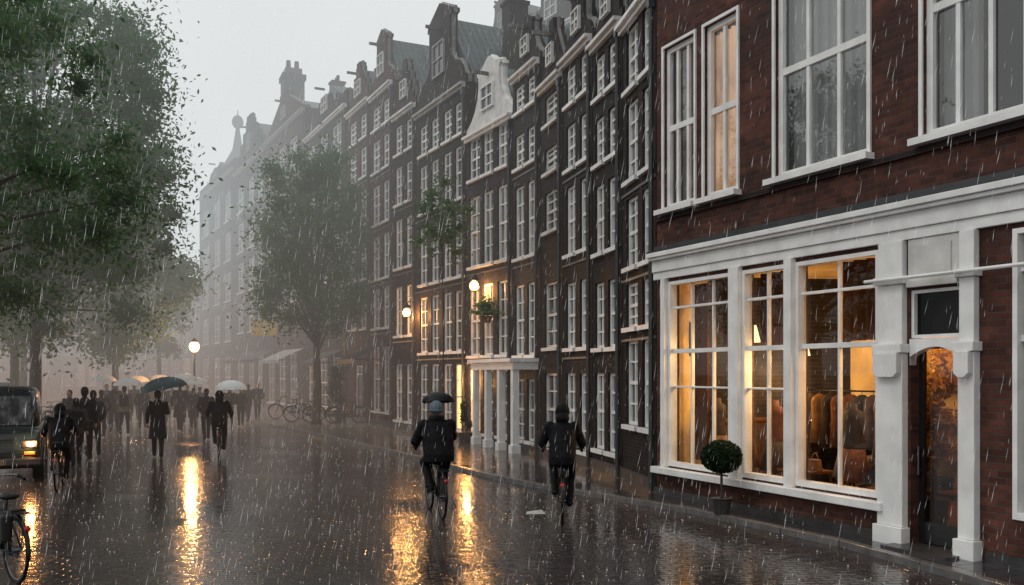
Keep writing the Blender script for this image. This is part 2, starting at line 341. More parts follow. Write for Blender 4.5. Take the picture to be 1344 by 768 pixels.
def house(label,near,far,refy,brick,cols,rows,kind,eave,top,name='canal_house',panes=None,doors=(),roofm=None,trimmat=None,D=9,gwin=True,cornice=True,frame=None,nc=2,nr=2,chim=True,beam=True,fw=.06,gablemat=None,group=None,warmground=None,pipe=True,warmup=()):
    f=F(near,far); W=f.W; root=empty(name,(near[0],near[1],0),f.rz,label,'house',group)
    px0=refy; E=eave if eave>0 else 0
    panes=panes or [g_dark,g_grey,g_dark,g_grey,g_light]
    holes=[]; specs=[]
    for ci,(pa,pb) in enumerate(cols):
        a,b=sorted((f.u(pa),f.u(pb)))
        a=max(a,.08); b=min(b,W-.08)
        if b-a<.15: continue
        for ri,(ya,yb) in enumerate(rows):
            z1,z0=f.z(px0,ya),f.z(px0,yb); z0=max(z0,.35); z1=min(z1,E-.1)
            if z1-z0<.3: continue
            if any(dr[0]-.05<(a+b)/2<dr[1]+.05 and z0<dr[3] for dr in [(sorted((f.u(q[0]),f.u(q[1])))[0],sorted((f.u(q[0]),f.u(q[1])))[1],0,f.z(px0,q[2])) for q in doors]): continue
            pn=random.choice(panes)
            if warmground and ri==len(rows)-1 and ci in warmground: pn=g_warm2
            if (ci,ri) in warmup: pn=g_warm
            holes.append((a,b,z0,z1)); specs.append((a,b,z0,z1,pn))
    dh=[]
    for q in doors:
        a,b=sorted((f.u(q[0]),f.u(q[1]))); z1=f.z(px0,q[2]); holes.append((a,b,.1,z1)); dh.append((a,b,.1,z1,q[3] if len(q)>3 else None))
    wallmesh(W,E,D,holes).build('wall',BR[brick],root,fix=False)
    for s in specs: window(root,*s[:4],nc=nc,nr=nr,mat=frame,pane=s[4],fw=fw)
    for (a,b,c,d,mm) in dh:
        door(root,a,b,c,d,mat=mm); MB().box(a-.05,b+.05,.003,.35,0,.1).build('doorstep',stone,root)
    MB().box(-.0,W,.002,.05,-.03,.32).build('plinth',darkstone,root)
    tm=trimmat or white
    if cornice:
        MB().box(.02,W-.02,.003,.10,E-.17,E-.08).box(.02,W-.02,.003,.18,E-.077,E+.0).build('cornice',tm,root)
    for ri,(ya,yb) in enumerate(rows[1:-1]):
        z=f.z(px0,yb)-.22
        if .6<z<E-.4 and W>2: MB().box(0.0,W,.001,.025,z-.05,z).build('string_course',copingm,root)
    if pipe: MB().tube((.1,.07,.1),(.1,.07,E-.22),.045).box(.04,.16,.01,.13,E-.4,E-.22).build('drainpipe',lead,root)
    h=top-E
    out=[(x,z+E+.003) for x,z in gab(kind,W,h)]
    g=MB().prism(out,-.3,-.004).build('gable',gablemat or BR[brick],root)
    MB().path([(x,-.15,z) for x,z in out],.075 if W>2 else .05,6).build('coping',white2 if gablemat else copingm,g)
    if gwin:
        ww=min(.5,W*.13); zc=E+h*.42
        window(root,W/2-ww,W/2+ww,zc-h*.17,zc+h*.17,y=.035,nc=2,nr=1,mat=frame or tm,pane=random.choice([g_dark,g_grey]),sill=False,fw=.045)
    if beam: MB().box(W/2-.04,W/2+.04,.0,.5,E+h*.72,E+h*.72+.1).build('hoist_beam',copingm,root)
    rt=E+h*.86
    r=MB().prism([(-.02,E+.01),(W+.02,E+.01),(W/2,rt)],-.32,-D-.1).build('roof',roofm or tile,root)
    if chim:
        x=W*.15; MB().box(x,x+.6,-2.6,-1.9,E,rt+.3).box(x-.05,x+.65,-2.65,-1.85,rt+.3,rt+.42).tube((x+.15,-2.25,rt+.4),(x+.15,-2.25,rt+.75),.09).tube((x+.43,-2.25,rt+.4),(x+.43,-2.25,rt+.7),.09).build('chimney',BR[brick],r)
    return root,f
P=lambda px,Y:(PX(px,Y),Y)
# ------------------------------------------------------------------ setting: ground
tag(MB().quad((-900,-60,-.02),(900,-60,-.02),(900,1500,-.02),(-900,1500,-.02)).build('ground',ground_m),kind='structure')
tag(MB().quad((-60,-20,0),(25,-20,0),(25,140,0),(-60,140,0)).build('road',road_m),kind='structure')
kl=[(9.4,3.0),(PX(1344,8.9),8.9),(PX(1100,11.6),11.6),(PX(900,14.4),14.4),(PX(790,16.0),16.0),P(700,17.6),P(628,19.6),P(550,23.2),P(430,31),P(310,44),P(240,60),P(200,90)]
sb=[(14,3),(12,8.9),(10,11.6),(8,14.4),(8,16),(8,17.6),(8,19.6),(6,23.2),(6,31),(4,44),(-2,60),(-10,90)]
m=MB()
for i in range(len(kl)-1):
    (x0,y0),(x1,y1)=kl[i],kl[i+1]; m.quad((x0+.1,y0,.08),(sb[i][0],sb[i][1],.08),(sb[i+1][0],sb[i+1][1],.08),(x1+.1,y1,.08))
tag(m.build('pavement',walk_m),kind='structure')
m=MB()
for i in range(len(kl)-1):
    a=Vector(kl[i]); b=Vector(kl[i+1]); L=(b-a).length; n=max(1,int(L/1.0)); d=(b-a)/n; nn=Vector((d.y,-d.x)).normalized()*.13
    for k in range(n):
        p=a+d*k; q=a+d*(k+1)-d*.012
        vs=[(p.x,p.y),(q.x,q.y),(q.x+nn.x,q.y+nn.y),(p.x+nn.x,p.y+nn.y)]; j=len(m.v)
        m.v+=[(x,y,-.01) for x,y in vs]+[(x,y,.088) for x,y in vs]; m.f+=[(j,j+1,j+2,j+3),(j+4,j+7,j+6,j+5),(j,j+4,j+5,j+1),(j+1,j+5,j+6,j+2),(j+2,j+6,j+7,j+3),(j+3,j+7,j+4,j)]
tag(m.build('kerb',kerb_m,bevel=.01),kind='structure')
# ------------------------------------------------------------------ shop building
A=Vector((10.26-.476*5,5.0)); B=Vector((10.26-.476*16.17,16.17))
f=F(A,B); W=f.W; U=f.u
shop=empty('corner_shop_building',(A.x,A.y,0),f.rz,'large red brick shop building on the right with lit shop windows under a white cornice','building')
ZS,ZT=.6,3.78
holes=[]
bays=[(U(1155),U(1045)),(U(1035),U(975)),(U(962),U(878))]
for a,b in bays: holes.append((a,b,ZS,ZT))
dA,dB=U(1262),U(1195); holes.append((dA,dB,.06,3.22))
rA,rB=.6,U(1330); holes.append((rA,rB,.6,3.78))
ups=[(.9,2.0+.8),(U(1344)-.4,U(1212)),(U(1140),U(1018)),(U(968),U(925)),(U(912),U(872))]
ups[0]=(.5,ups[1][0]-.6)
for i,(a,b) in enumerate(ups): holes.append((a,b,5.05,8.15 if i<3 else 7.85))
wallmesh(W,9.8,9,holes,rev=.22).build('wall',BR['red'],shop,fix=False)
MB().box(0.01,W-.01,-8.9,-.24,3.95,4.1).build('floor_slab',offw,shop)
MB().box(.0,W,.003,.14,9.4,9.6).box(0,W,.003,.35,9.603,9.85).build('roof_cornice',white,shop)
MB().prism([(-.02,9.81),(W+.02,9.81),(W-1,12),(1,12)],-.05,-9).build('roof',tile,shop)
m=MB()
m.box(-.0,W+.03,.002,.06,3.84,3.97).box(0,W+.03,.002,.09,3.972,4.17).box(0,W+.05,.002,.16,4.172,4.22).box(0,W+.06,.002,.20,4.222,4.30)
m.build('cornice',white,shop,bevel=.008)
MB().box(0,W+.06,.002,.19,4.302,4.33).box(0,W,.002,.07,4.332,4.42).build('lead_flashing',lead,shop)
MB().box(0,W,.002,.05,4.86,4.93).build('string_course',BR['brown'],shop)
for a,b in ((bays[0][1],bays[1][0]),(bays[1][1],bays[2][0]),(bays[2][1],bays[2][1]+.12)): MB().box(a+.003,b-.003,.002,.10,.572,3.837).build('shopfront_post',white,shop)
MB().box(dB+.33,W-.02,.002,.16,.46,.57).build('shop_sill',white,shop,bevel=.01)
MB().box(dB+.4,W,.002,.06,-.03,.2).build('plinth',darkstone,shop)
MB().box(0,dA-.35,.002,.06,-.03,.2).build('plinth',darkstone,shop)
pw=(dB+.003,U(1155)-.02)
for (a,b) in (pw,(U(1290),dA-.003)):
    m=MB(); m.box(a,b,.002,.16,.0,.3).box(a+.03,b-.03,.002,.11,.302,2.45).box(a-.0,b,.002,.17,2.452,2.56).box(a+.04,b-.04,.002,.10,2.562,3.30).box(a,b,.002,.15,3.302,3.40).box(a+.04,b-.04,.002,.1,3.402,3.835)
    m.prism([(a+.04,2.452),(a+.04,2.2),(a+.1,2.15),(b-.1,2.15),(b-.04,2.2),(b-.04,2.452)],.112,.2)
    m.build('pilaster',white,shop,bevel=.008)
n=12; arc=[(dA+.002,2.62),(dA+.002,2.3)]+[(dA+.002+(dB-dA-.004)*(i/n),2.42+.12*math.sin(PI*i/n)-.02) for i in range(0,n+1)]+[(dB-.002,2.3),(dB-.002,2.62)]
MB().prism(arc,-.1,.02).build('door_arch',white,shop)
window(shop,dA+.002,dB-.002,2.63,3.215,y=-.06,nc=1,nr=1,pane=g_black,sill=False,mid=0,fw=.04)
MB().box(dA+.0,dB-.0,.003,.08,3.25,3.32).box(dA+.0,dB,.003,.04,3.322,3.835).box(dA+.1,dB-.1,.042,.06,3.4,3.75).build('fascia_panel',white2,shop)
dr=MB().box(dA+.01,dA+.07,-.20,-.14,.12,2.6).box(dB-.07,dB-.01,-.20,-.14,.12,2.6).box(dA+.07,dB-.07,-.20,-.14,.12,.38).box(dA+.07,dB-.07,-.20,-.14,2.5,2.6).build('door',blackp,shop)
MB().quad((dA+.07,-.17,.38),(dA+.07,-.17,2.5),(dB-.07,-.17,2.5),(dB-.07,-.17,.38)).build('pane',clear('door_glass',(.7,.64,.55),.05),dr,fix=False)
MB().tube((dB-.04,-.14,1.0),(dB-.04,-.08,1.0),.012).tube((dB-.04,-.09,.95),(dB-.04,-.09,1.3),.014).build('handle',chrome,dr)
MB().box(dA-.1,dB+.1,-.45,.4,.0,.11).build('doorstep',darkstone,shop)
MB().box(dA-.6,dA-.55,-3.6,-.24,.2,3.92).build('partition',curt_d,shop)
def shopwin(a,b,nc,hbars,gl=g_clear,fw=.06):
    m=MB(); y=-.08; c,d=ZS,ZT
    m.box(a,a+fw,y-.05,y+.1,c,d).box(b-fw,b,y-.05,y+.1,c,d).box(a+fw,b-fw,y-.05,y+.1,c,c+.08).box(a+fw,b-fw,y-.05,y+.1,d-.06,d)
    for i in range(1,nc):
        x=a+(b-a)*i/nc; m.box(x-.017,x+.017,y-.03,y+.03,c+.08,d-.06)
    for z,t in hbars: m.box(a+fw,b-fw,y-.035,y+.04,z-t,z+t)
    o=m.build('shop_window',white,shop,bevel=.004); MB().quad((a+.02,y-.01,c+.02),(a+.02,y-.01,d-.02),(b-.02,y-.01,d-.02),(b-.02,y-.01,c+.02)).build('pane',gl,o,fix=False)
shopwin(*bays[0],2,[(2.58,.035),(3.33,.02)])
shopwin(*bays[1],2,[(2.58,.035),(3.33,.02),(1.97,.015)])
shopwin(*bays[2],3,[(2.58,.035),(3.33,.02),(1.97,.015)])
shopwin(rA,rB,3,[(2.58,.035),(3.33,.02)])
MB().tube((0,.2,3.36),(U(1150),.2,3.36),.022).tube((U(1155),.2,3.36),(U(1155),.0,3.36),.02).tube((dA-.1,.2,3.36),(dA-.1,.0,3.36),.015).build('awning_rail',white,shop)
def curtain(a,b,c,d,y,mat,par,amp=.035,per=.16):
    m=MB(); n=max(8,int((b-a)/.025)); 
    pts=[(a+(b-a)*i/n, y+amp*math.sin(i/n*(b-a)/per*2*PI)+.012*math.sin(i*1.7)) for i in range(n+1)]
    for i in range(n): m.quad((pts[i][0],pts[i][1],c),(pts[i][0],pts[i][1],d),(pts[i+1][0],pts[i+1][1],d),(pts[i+1][0],pts[i+1][1],c))
    return m.build('curtain',mat,par,smooth=True,fix=False)
for i,(a,b) in enumerate(ups):
    top=8.15 if i<3 else 7.85
    o=window(shop,a,b,5.05,top,y=-.1,nc=(4,4,3,2,3)[i],nr=1,fw=.09,bar=.03,pane=g_clear2,mid=.5,surround=True)
    MB().box(a-.1,b+.1,.003,.16,4.955,5.04).build('window_ledge',white,o)
    if i==3: curtain(a-.1,b+.4,5.0,top,-.4,curt_l,shop)
    else:
        wd=(b-a)
        if i in(2,): curtain(a-.1,b+.25,5.0,top,-.35,curt_w,shop)
        else:
            curtain(a,a+wd*.28,5.0,top,-.4,curt_w,shop); curtain(b-wd*.3,b,5.0,top,-.4,curt_w,shop)
    MB().box(a-.3,b+.3,-1.6,-1.5,4.9,8.6).build('interior_wall',curt_d if i!=2 else offw,shop)
# interior of shop
warmwall=simple('ochre_plaster',(.78,.52,.24),.8,var=.4,scale=1.4)
iw=MB(); iw.quad((0,-3.6,.2),(W,-3.6,.2),(W,-3.6,3.94),(0,-3.6,3.94)); iw.quad((W-.2,-.24,.2),(W-.2,-3.6,.2),(W-.2,-3.6,3.94),(W-.2,-.24,3.94))
iw.build('interior_wall',warmwall,shop,fix=False)
MB().box(.05,W-.05,-3.6,-.25,.1,.2).build('shop_floor',wood,shop)
MB().quad((0.05,-.25,3.93),(W-.05,-.25,3.93),(W-.05,-3.6,3.93),(.05,-3.6,3.93)).build('shop_ceiling',warmwall,shop,fix=False)
def ins(label,cat,name,u,y,z,rz=0): 
    x,yy,zz=f.w(u,y,z); return empty(name,(x,yy,zz),f.rz+rz,label,cat)
for (uu,dy,zz,lab) in ((U(1020)+.35,-.7,2.75,'warm glowing drum lampshade hanging in the middle shop window'),(U(1130),-.9,3.25,'warm glowing drum lampshade hanging in the widest shop window'),(U(1080),-2.0,3.1,'smaller looking warm lampshade hanging deep behind the widest shop window'),(U(925),-.9,3.0,'warm glowing drum lampshade hanging in the shop window farthest from the door')):
    L=ins(lab,'lamp','pendant_lamp',uu,dy,0)
    sh=MB(); k=20
    for i in range(k):
        a0,a1=2*PI*i/k,2*PI*(i+1)/k
        sh.quad((.2*math.cos(a0),.2*math.sin(a0),zz-.28),(.2*math.cos(a1),.2*math.sin(a1),zz-.28),(.13*math.cos(a1),.13*math.sin(a1),zz),(.13*math.cos(a0),.13*math.sin(a0),zz))
    sh.build('lamp_shade',shade_glow,L,smooth=True,fix=False)
    MB().tube((0,0,zz),(0,0,3.92),.008).build('cord',blackp,L)
    point('shop_light',f.w(uu,dy,zz-.35),58,(1,.6,.25),.12)
point('shop_light',f.w(U(1225)+.3,-.6,2.9),60,(1,.5,.16),.12)  # warm light without a fixture, added behind the door for its orange glow
point('shop_light',f.w(W-1.0,-2.0,2.2),44,(1,.6,.25),.12)
garm=[simple('garment_%d'%i,c,.8,var=.3,scale=9) for i,c in enumerate([(.03,.02,.018),(.12,.04,.02),(.06,.04,.03),(.2,.1,.04),(.02,.025,.03),(.3,.22,.14)])]
def rail(label,u0,u1,y,z,glab,n,rz=0):
    r=ins(label,'clothes rail','clothes_rail',u0,y,.2)
    L=u1-u0; MB().tube((0,0,z),(L,0,z),.015).tube((.05,0,0),(.05,0,z),.015).tube((L-.05,0,0),(L-.05,0,z),.015).tube((.05,-.25,.02),(.05,.25,.02),.015).tube((L-.05,-.25,.02),(L-.05,.25,.02),.015).build('rail_frame',blackp,r)
    for i in range(n):
        x=.15+(L-.3)*i/(n-1); k=random.randrange(6); g=ins('coats of mixed dark colours hanging together %s'%glab,'coat','hanging_coat',u0+x,y,.2,random.uniform(-.2,.2))
        g['group']='coats hanging %s'%glab
        le=random.uniform(.75,1.15); m=MB(); m.loft([[ (rx*math.cos(2*PI*q/12)*.3,rx2*math.sin(2*PI*q/12),zz) for q in range(12)] for rx,rx2,zz in ((.1,.05,z-.06),(.14,.18,z-.12),(.2,.22,z-.2),(.22,.2,z-.5),(.26,.24,z-le),)])
        m.build('coat_body',garm[k],g,smooth=True); MB().tube((0,0,z),(0,0,z-.07),.006).build('hanger',chrome,g)
rail('black clothes rail of coats behind the widest shop window',U(1140),U(1075),-1.3,1.75,'behind the widest shop window',7)
rail('black clothes rail at the back of the shop',U(1020),U(900),-2.6,1.7,'at the back of the shop',9)
def mannequin(label,u,y,k):
    r=ins(label,'mannequin','mannequin',u,y,.2); m=MB(); m.torso([((0,0,.85),.17,.12),((0,0,1.0),.17,.12),((0,0,1.15),.12,.09),((0,.0,1.35),.17,.11),((0,0,1.46),.17,.08),((0,0,1.5),.05,.05),((0,0,1.58),.045,.045)])
    m.build('torso',garm[k],r,smooth=True); MB().tube((0,0,0.03),(0,0,.86),.018).tube((0,0,0),(0,0,.03),.17,.14,16).build('stand',wood,r); MB().torso([((0,0,.5),.28,.22),((0,0,.8),.2,.15),((0,0,.95),.175,.125)]).build('skirt',garm[(k+1)%6],r,smooth=True)
mannequin('dress form in a cream top in the widest shop window, nearest the door',U(1138),-.6,5)
mannequin('charcoal dress form in the widest shop window, beside the cream one',U(1085),-.5,0)
mannequin('brown dress form in the window farthest from the door',U(905),-.6,2)
mannequin('russet dress form in the middle shop window',U(985),-.5,1)
mannequin('navy dress form behind the others in the widest shop window',U(1060),-.8,4)
mannequin('charcoal dress form in the farthest shop window, nearer the middle window',U(945),-.5,0)
ch=ins('dark curved armchair low in the widest shop window','chair','armchair',U(1105),-.8,.2,.5)
MB().box(-.32,.32,-.3,.3,.32,.46).build('seat',garm[1],ch,bevel=.05); m=MB(); m.path([(.36*math.cos(a),-.05-.34*math.sin(a),.75-.12*abs(math.cos(a))) for a in [PI*i/12 for i in range(13)]],.06,10); m.box(-.3,.3,-.38,-.3,.4,.78); m.build('backrest',garm[0],ch,smooth=False)
for sx in(-.27,.27):
    for sy in(-.25,.25): MB().tube((sx,sy,0),(sx,sy,.34),.018,.025).build('leg',wood,ch)
tb=ins('small wooden display table in the middle shop window','table','display_table',U(1013),-.6,.2)
MB().box(-.4,.4,-.25,.25,.52,.56).build('tabletop',wood,tb)
for sx in(-.35,.35):
    for sy in(-.2,.2): MB().box(sx-.02,sx+.02,sy-.02,sy+.02,0,.52).build('leg',wood,tb)
for i,(dx,k,l) in enumerate(((-.25,3,'ochre handbag on the display table, nearest the door'),(.0,0,'charcoal handbag in the middle of the display table'),(.26,1,'russet handbag on the display table, farthest from the door'))):
    b=ins(l,'bag','handbag',U(1013)+dx,-.6,.76); MB().prism([(-.11,0),(.11,0),(.08,.17),(-.08,.17)],-.05,.05).build('bag_body',garm[k],b,bevel=.015); MB().path([(.06*math.cos(a),0,.16+.1*math.sin(a)) for a in [PI*q/8 for q in range(9)]],.008,6).build('strap',garm[k],b)
sf=ins('tall wooden shelf unit against the ochre back wall of the shop','shelf','shelf_unit',U(1130),-3.3,.2)
m=MB(); Lz=2.4; m.box(0,.05,-.2,.2,0,Lz).box(2.35,2.4,-.2,.2,0,Lz); [m.box(.05,2.35,-.2,.2,z,z+.04) for z in (.1,.65,1.2,1.75,2.3)]; m.build('shelf_frame',wood,sf)
for i in range(14):
    z=(.14,.69,1.24,1.79)[i%4]; x=.15+(i//4)*.58; k=random.randrange(6)
    b=empty('folded_clothes',f.w(U(1130)+x,-3.25,.2+z),f.rz,'stack of folded clothes on the wooden shelf unit','clothes','folded clothes on the shelf unit'); hh=random.uniform(.18,.34); m=MB(); nn=int(hh/.05); [m.box(random.uniform(-.02,.02),.36+random.uniform(-.02,.02),-.12,.14,q*.05,q*.05+.044) for q in range(nn)]; m.build('fabric',garm[k],b,bevel=.01)
for (yy,w2,h2,z,k,lab) in ((-1.0,.45,.6,2.5,4,'framed navy picture high on the end wall of the shop'),(-1.9,.5,.75,1.9,0,'framed charcoal picture low on the end wall of the shop'),(-2.7,.5,.6,2.55,1,'framed russet picture on the end wall, deepest in the shop')):
    x_,y_,z_=f.w(W-.205,yy,z); b=empty('framed_picture',(x_,y_,z_),f.rz,lab,'picture'); MB().box(-.04,0,0,w2,0,h2).build('frame',blackp,b); MB().box(-.046,-.042,.05,w2-.05,.05,h2-.05).build('picture_panel',garm[k],b)
cbn=ins('dark wooden cabinet standing against the end wall of the shop','cabinet','cabinet',W-.5,-1.7,.2); MB().box(-.22,.28,-.9,.9,.08,1.15).box(-.25,.3,-.93,.93,1.152,1.2).build('cabinet_body',wood,cbn); MB().box(-.235,-.222,-.85,-.02,.15,1.1).box(-.235,-.222,.02,.85,.15,1.1).build('door',garm[2],cbn)
curtain(bays[2][0]+.1,bays[2][0]+.7,2.65,3.75,-.4,curt_d,shop,.04,.18)
curtain(bays[0][0]+.05,bays[0][0]+1.1,2.65,3.75,-.4,curt_d,shop,.05,.22)
curtain(bays[1][0]+.5,bays[1][1]+.1,2.65,3.75,-.4,curt_d,shop,.05,.22)
curtain(bays[2][1]-.5,bays[2][1]-.05,.7,3.75,-.5,curt_d,shop,.04,.15)
# ------------------------------------------------------------------ row of houses
def hs_(label,pa,Ya,pb,Yb,brick,cols,rows,kind,ey,ty,**k):
    near=P(pa,Ya); far=P(pb,Yb); ref=(pa+pb)/2; ff=F(near,far); return house(label,near,far,ref,brick,cols,rows,kind,ff.z(ref,ey),ff.z(ref,ty),**k)
hs_('very narrow dark brick house squeezed beside the red brick shop building',861.5,16.25,817,18.4,'dark',[(822,837),(843,857)],[(20,104),(122,228),(252,346),(368,428),(446,560)],'bell',8,-70,nr=2,doors=[])
hs_('dark brick house with a stepped gable, second past the red shop building',816.5,18.45,778,20.3,'dark',[(781,793),(798,812)],[(62,118),(145,208),(236,328),(368,456),(490,592)],'step',42,-45,panes=[g_dark,g_grey,g_grey,g_light],nr=2,trimmat=white2)
hs_('dark brick house with a neck gable, third past the red shop building',777.5,20.35,739,22.4,'dark',[(743,755),(761,773)],[(78,128),(155,215),(238,330),(368,456),(490,590)],'neck',64,-25,panes=[g_dark,g_grey,g_grey,g_light],nr=2,trimmat=white2)
hs_('slender brown house with one window column, between two dark houses',738.5,22.45,709,24.2,'brown',[(715,733)],[(122,160),(192,224),(250,302),(370,456),(490,590)],'spout',105,25,panes=[g_dark,g_grey],nr=2,frame=white2,trimmat=white2)
hs_('narrow grey brick house with a white ground floor, right of the white bell gable',708.5,24.25,673,26.2,'grey',[(676,688),(692,704)],[(105,140),(170,215),(240,336),(372,466),(498,585)],'bell',90,18,panes=[g_grey,g_light,g_dark],nr=2,trimmat=white2)
hs_('grey house crowned by a white bell gable above lit ground floor',672.5,26.25,612,29.2,'grey',[(616,630),(634,647),(653,667)],[(170,226),(250,345),(372,466),(485,592)],'bell',165,72,panes=[g_grey,g_light,g_dark,g_grey],gablemat=white2,nr=2,warmground=[0])
hs_('tall dark house with a high neck gable beside the wall lantern',611.5,29.25,546,33.3,'brown',[(551,561),(566,576),(582,593),(597,609)],[(150,190),(205,270),(290,368),(386,462),(478,572)],'neck',130,2,panes=[g_dark,g_dark,g_grey],roofm=tile,nr=2,trimmat=offw,warmground=[3])
hs_('slim plum brick house with a stepped gable left of the neck gable house',545.5,33.35,516,35.5,'plum',[(519,528),(533,543)],[(160,198),(215,265),(285,350),(375,440),(478,552)],'step',145,78,trimmat=white2,panes=[g_dark,g_grey])
hs_('rust red brick house with a tall neck gable and grey tiled roof',515.5,35.55,486,38.2,'rust',[(489,499),(503,512)],[(135,165),(180,222),(240,292),(308,365),(378,430),(455,540)],'neck',118,38,trimmat=white2,panes=[g_dark,g_grey,g_grey])
hs_('rust red brick house with a stepped gable right of the street tree',485.5,38.25,456,41.2,'rust',[(459,468),(473,482)],[(155,185),(198,236),(250,298),(315,368),(382,432)],'step',140,82,trimmat=white2,panes=[g_dark,g_grey],doors=[(466,476,480)])
hs_('brown house directly behind the street tree',455.5,41.3,401,48,'plum',[(405,415),(420,430),(436,448)],[(175,225),(245,300),(318,370),(385,430),(470,535)],'flat',160,100,trimmat=white2)
hs_('hazy brick house left of the street tree with a tall chimney tower',400.5,48.1,348,56,'rust',[(352,361),(366,375),(380,390)],[(190,235),(250,300),(315,360),(375,420),(465,530)],'spout',165,120,trimmat=offw,panes=[g_grey,g_dark])
hs_('hazy grey house near the far end of the row with a stepped gable',347.5,56.1,308,64,'grey',[(312,320),(326,334),(338,345)],[(235,270),(285,325),(340,380),(395,435),(465,525)],'step',212,150,trimmat=offw)
hs_('farthest pale house at the end of the right hand row',307.5,64.1,262,76,'plum',[(266,274),(281,289),(295,303)],[(265,300),(315,350),(365,400),(415,450),(470,520)],'flat',240,205,trimmat=offw)
# taller houses standing in the street behind, their gables show over the row
hs_('tall dark gabled house rising behind the white bell gable house',760,39,690,43,'dark',[(700,716),(724,740)],[(60,100),(120,160)],'step',40,-35,panes=[g_grey,g_dark],trimmat=white2,pipe=False)
hs_('pale rear house with white window frames rising behind the slender house',800,36,762,38,'grey',[(768,780),(784,796)],[(20,60),(80,110)],'flat',0,-40,panes=[g_grey,g_light],trimmat=white,pipe=False)
hs_('dark rear house with slate roof rising behind the white bell gable',688,43.5,635,47,'brown',[(645,656),(664,676)],[(70,110),(130,160)],'bell',52,-12,panes=[g_grey,g_dark],trimmat=offw,pipe=False)
def extra(px,Y,z0,z1,wd,label,knob=False):
    r=empty('chimney_tower' if not knob else 'church_spire',(PX(px,Y),Y,0),.4,label,'tower' if not knob else 'spire')
    if knob:
        MB().tube((0,0,0),(0,0,z0),wd,wd*.9,8).build('tower_wall',BR['plum'],r); MB().path([(0,0,z0),(0,0,z0+1.2),(0,0,z1-1)],[wd*1.1,wd*.45,.12],8).build('spire_roof',tile,r); MB().ell((0,0,z1-.7),.5,.5,.6).tube((0,0,z1-.4),(0,0,z1+.4),.08,.02).build('finial',lead,r)
    else:
        MB().box(-wd,wd,-wd,wd,0,z1-.9).box(-wd*1.15,wd*1.15,-wd*1.15,wd*1.15,z1-.9,z1-.6).build('tower_wall',BR['brown'],r); MB().box(-wd*.8,wd*.8,-wd*.8,wd*.8,z1-.6,z1-.2).build('tower_cap',lead,r)
        for s in(-.4,.4): MB().tube((s*wd,0,z1-.2),(s*wd,0,z1+.35),.16,.13).build('chimney_pot',BR['rust'],r)
extra(384,56,0,ZZ(88,56),.62,'square brick chimney tower rising above the hazy roofs')
extra(312,80,ZZ(215,80),ZZ(150,80),1.0,'thin dark spire with a ball finial above the far roofs',True)
far_l=['hazy far house at the street end, nearest the right row','hazy far house at the street end, second from the right row','hazy far house at the street end, third from the right row','hazy far house at the street end, fourth from the right row','hazy far house at the street end, partly behind the tree trunks','hazy far house at the street end, leftmost']
for i in range(6):
    pa=262-i*62; pb=pa-61.5; t=[400,388,408,396,402,392][i]
    hs_(far_l[i],pa,84,pb,84,['plum','rust','brown'][i%3],[(pa-12,pa-22),(pa-27,pa-37),(pa-43,pa-53)],[(t+10,t+28),(t+38,t+58),(t+70,t+98)],['spout','step','bell'][i%3],t,t-32,trimmat=offw,chim=False,beam=False,panes=[g_grey,g_warm,g_dark],pipe=False)
def awning(px,Y,wd,z,label,mat,rz):
    r=empty('awning',(PX(px,Y),Y,0),rz,label,'awning')
    m=MB(); m.quad((-wd/2,0,z+.6),(wd/2,0,z+.6),(wd/2,1.3,z),(-wd/2,1.3,z)); n=int(wd/.25)
    for i in range(n): a=-wd/2+wd*i/n; b=a+wd/n; m.v+= [(a,1.3,z),(b,1.3,z),(b,1.3,z-.14),((a+b)/2,1.3,z-.2),(a,1.3,z-.14)]; k=len(m.v)-5; m.f.append((k,k+1,k+2,k+3,k+4))
    m.build('canvas',mat,r,fix=False); 
    for s in(-1,1): MB().tube((s*wd/2,0,z),(s*wd/2,1.3,z),.015).build('arm',blackp,r)
aw_b=simple('awning_black',(.012,.012,.014),.5); aw_w=simple('awning_cream',(.4,.38,.35),.6); aw_r=simple('awning_brown',(.06,.03,.02),.6)
awning(385,49.3,4.2,2.9,'cream shop awning on the house left of the street tree',aw_w,math.radians(118))
awning(352,54.6,4,3.0,'dark shop awning below the yellow sign',aw_b,math.radians(118)); awning(330,59,4,3.0,'brown awning farthest down the row',aw_r,math.radians(118))
awning(440,43.2,3.6,2.7,'dark shop awning behind the street tree',aw_b,math.radians(114)); awning(496,36.6,2.6,2.75,'dark shop awning on the rust red neck gable house',aw_b,math.radians(114))
ys=empty('hanging_sign',(PX(347,52),52,0),.5,'yellow rectangular sign hanging above the far awnings','sign'); MB().box(-.7,.7,-.05,.05,ZZ(441,52),ZZ(421,52)).build('sign_board',simple('yellow_sign_paint',(.9,.5,.02),.4),ys,bevel=.03); MB().tube((.6,0,ZZ(430,52)),(2.2,.3,ZZ(430,52)),.03).build('bracket',blackp,ys)
f4=F(P(708.5,24.25),P(673,26.2)); pr=empty('white_portico',(f4.a.x,f4.a.y,0),f4.rz,'white painted portico with square columns around a ground floor entrance','portico')
Wp=f4.W+1.6
MB().box(.05,Wp,.02,.75,2.3,2.5).box(.0,Wp+.05,.02,.85,2.503,2.6).build('entablature',white,pr)
for x in (.1,1.2,2.3,Wp-.25): MB().box(x,x+.2,.55,.72,.08,2.298).box(x-.04,x+.24,.52,.76,.08,.3).build('column',white,pr)
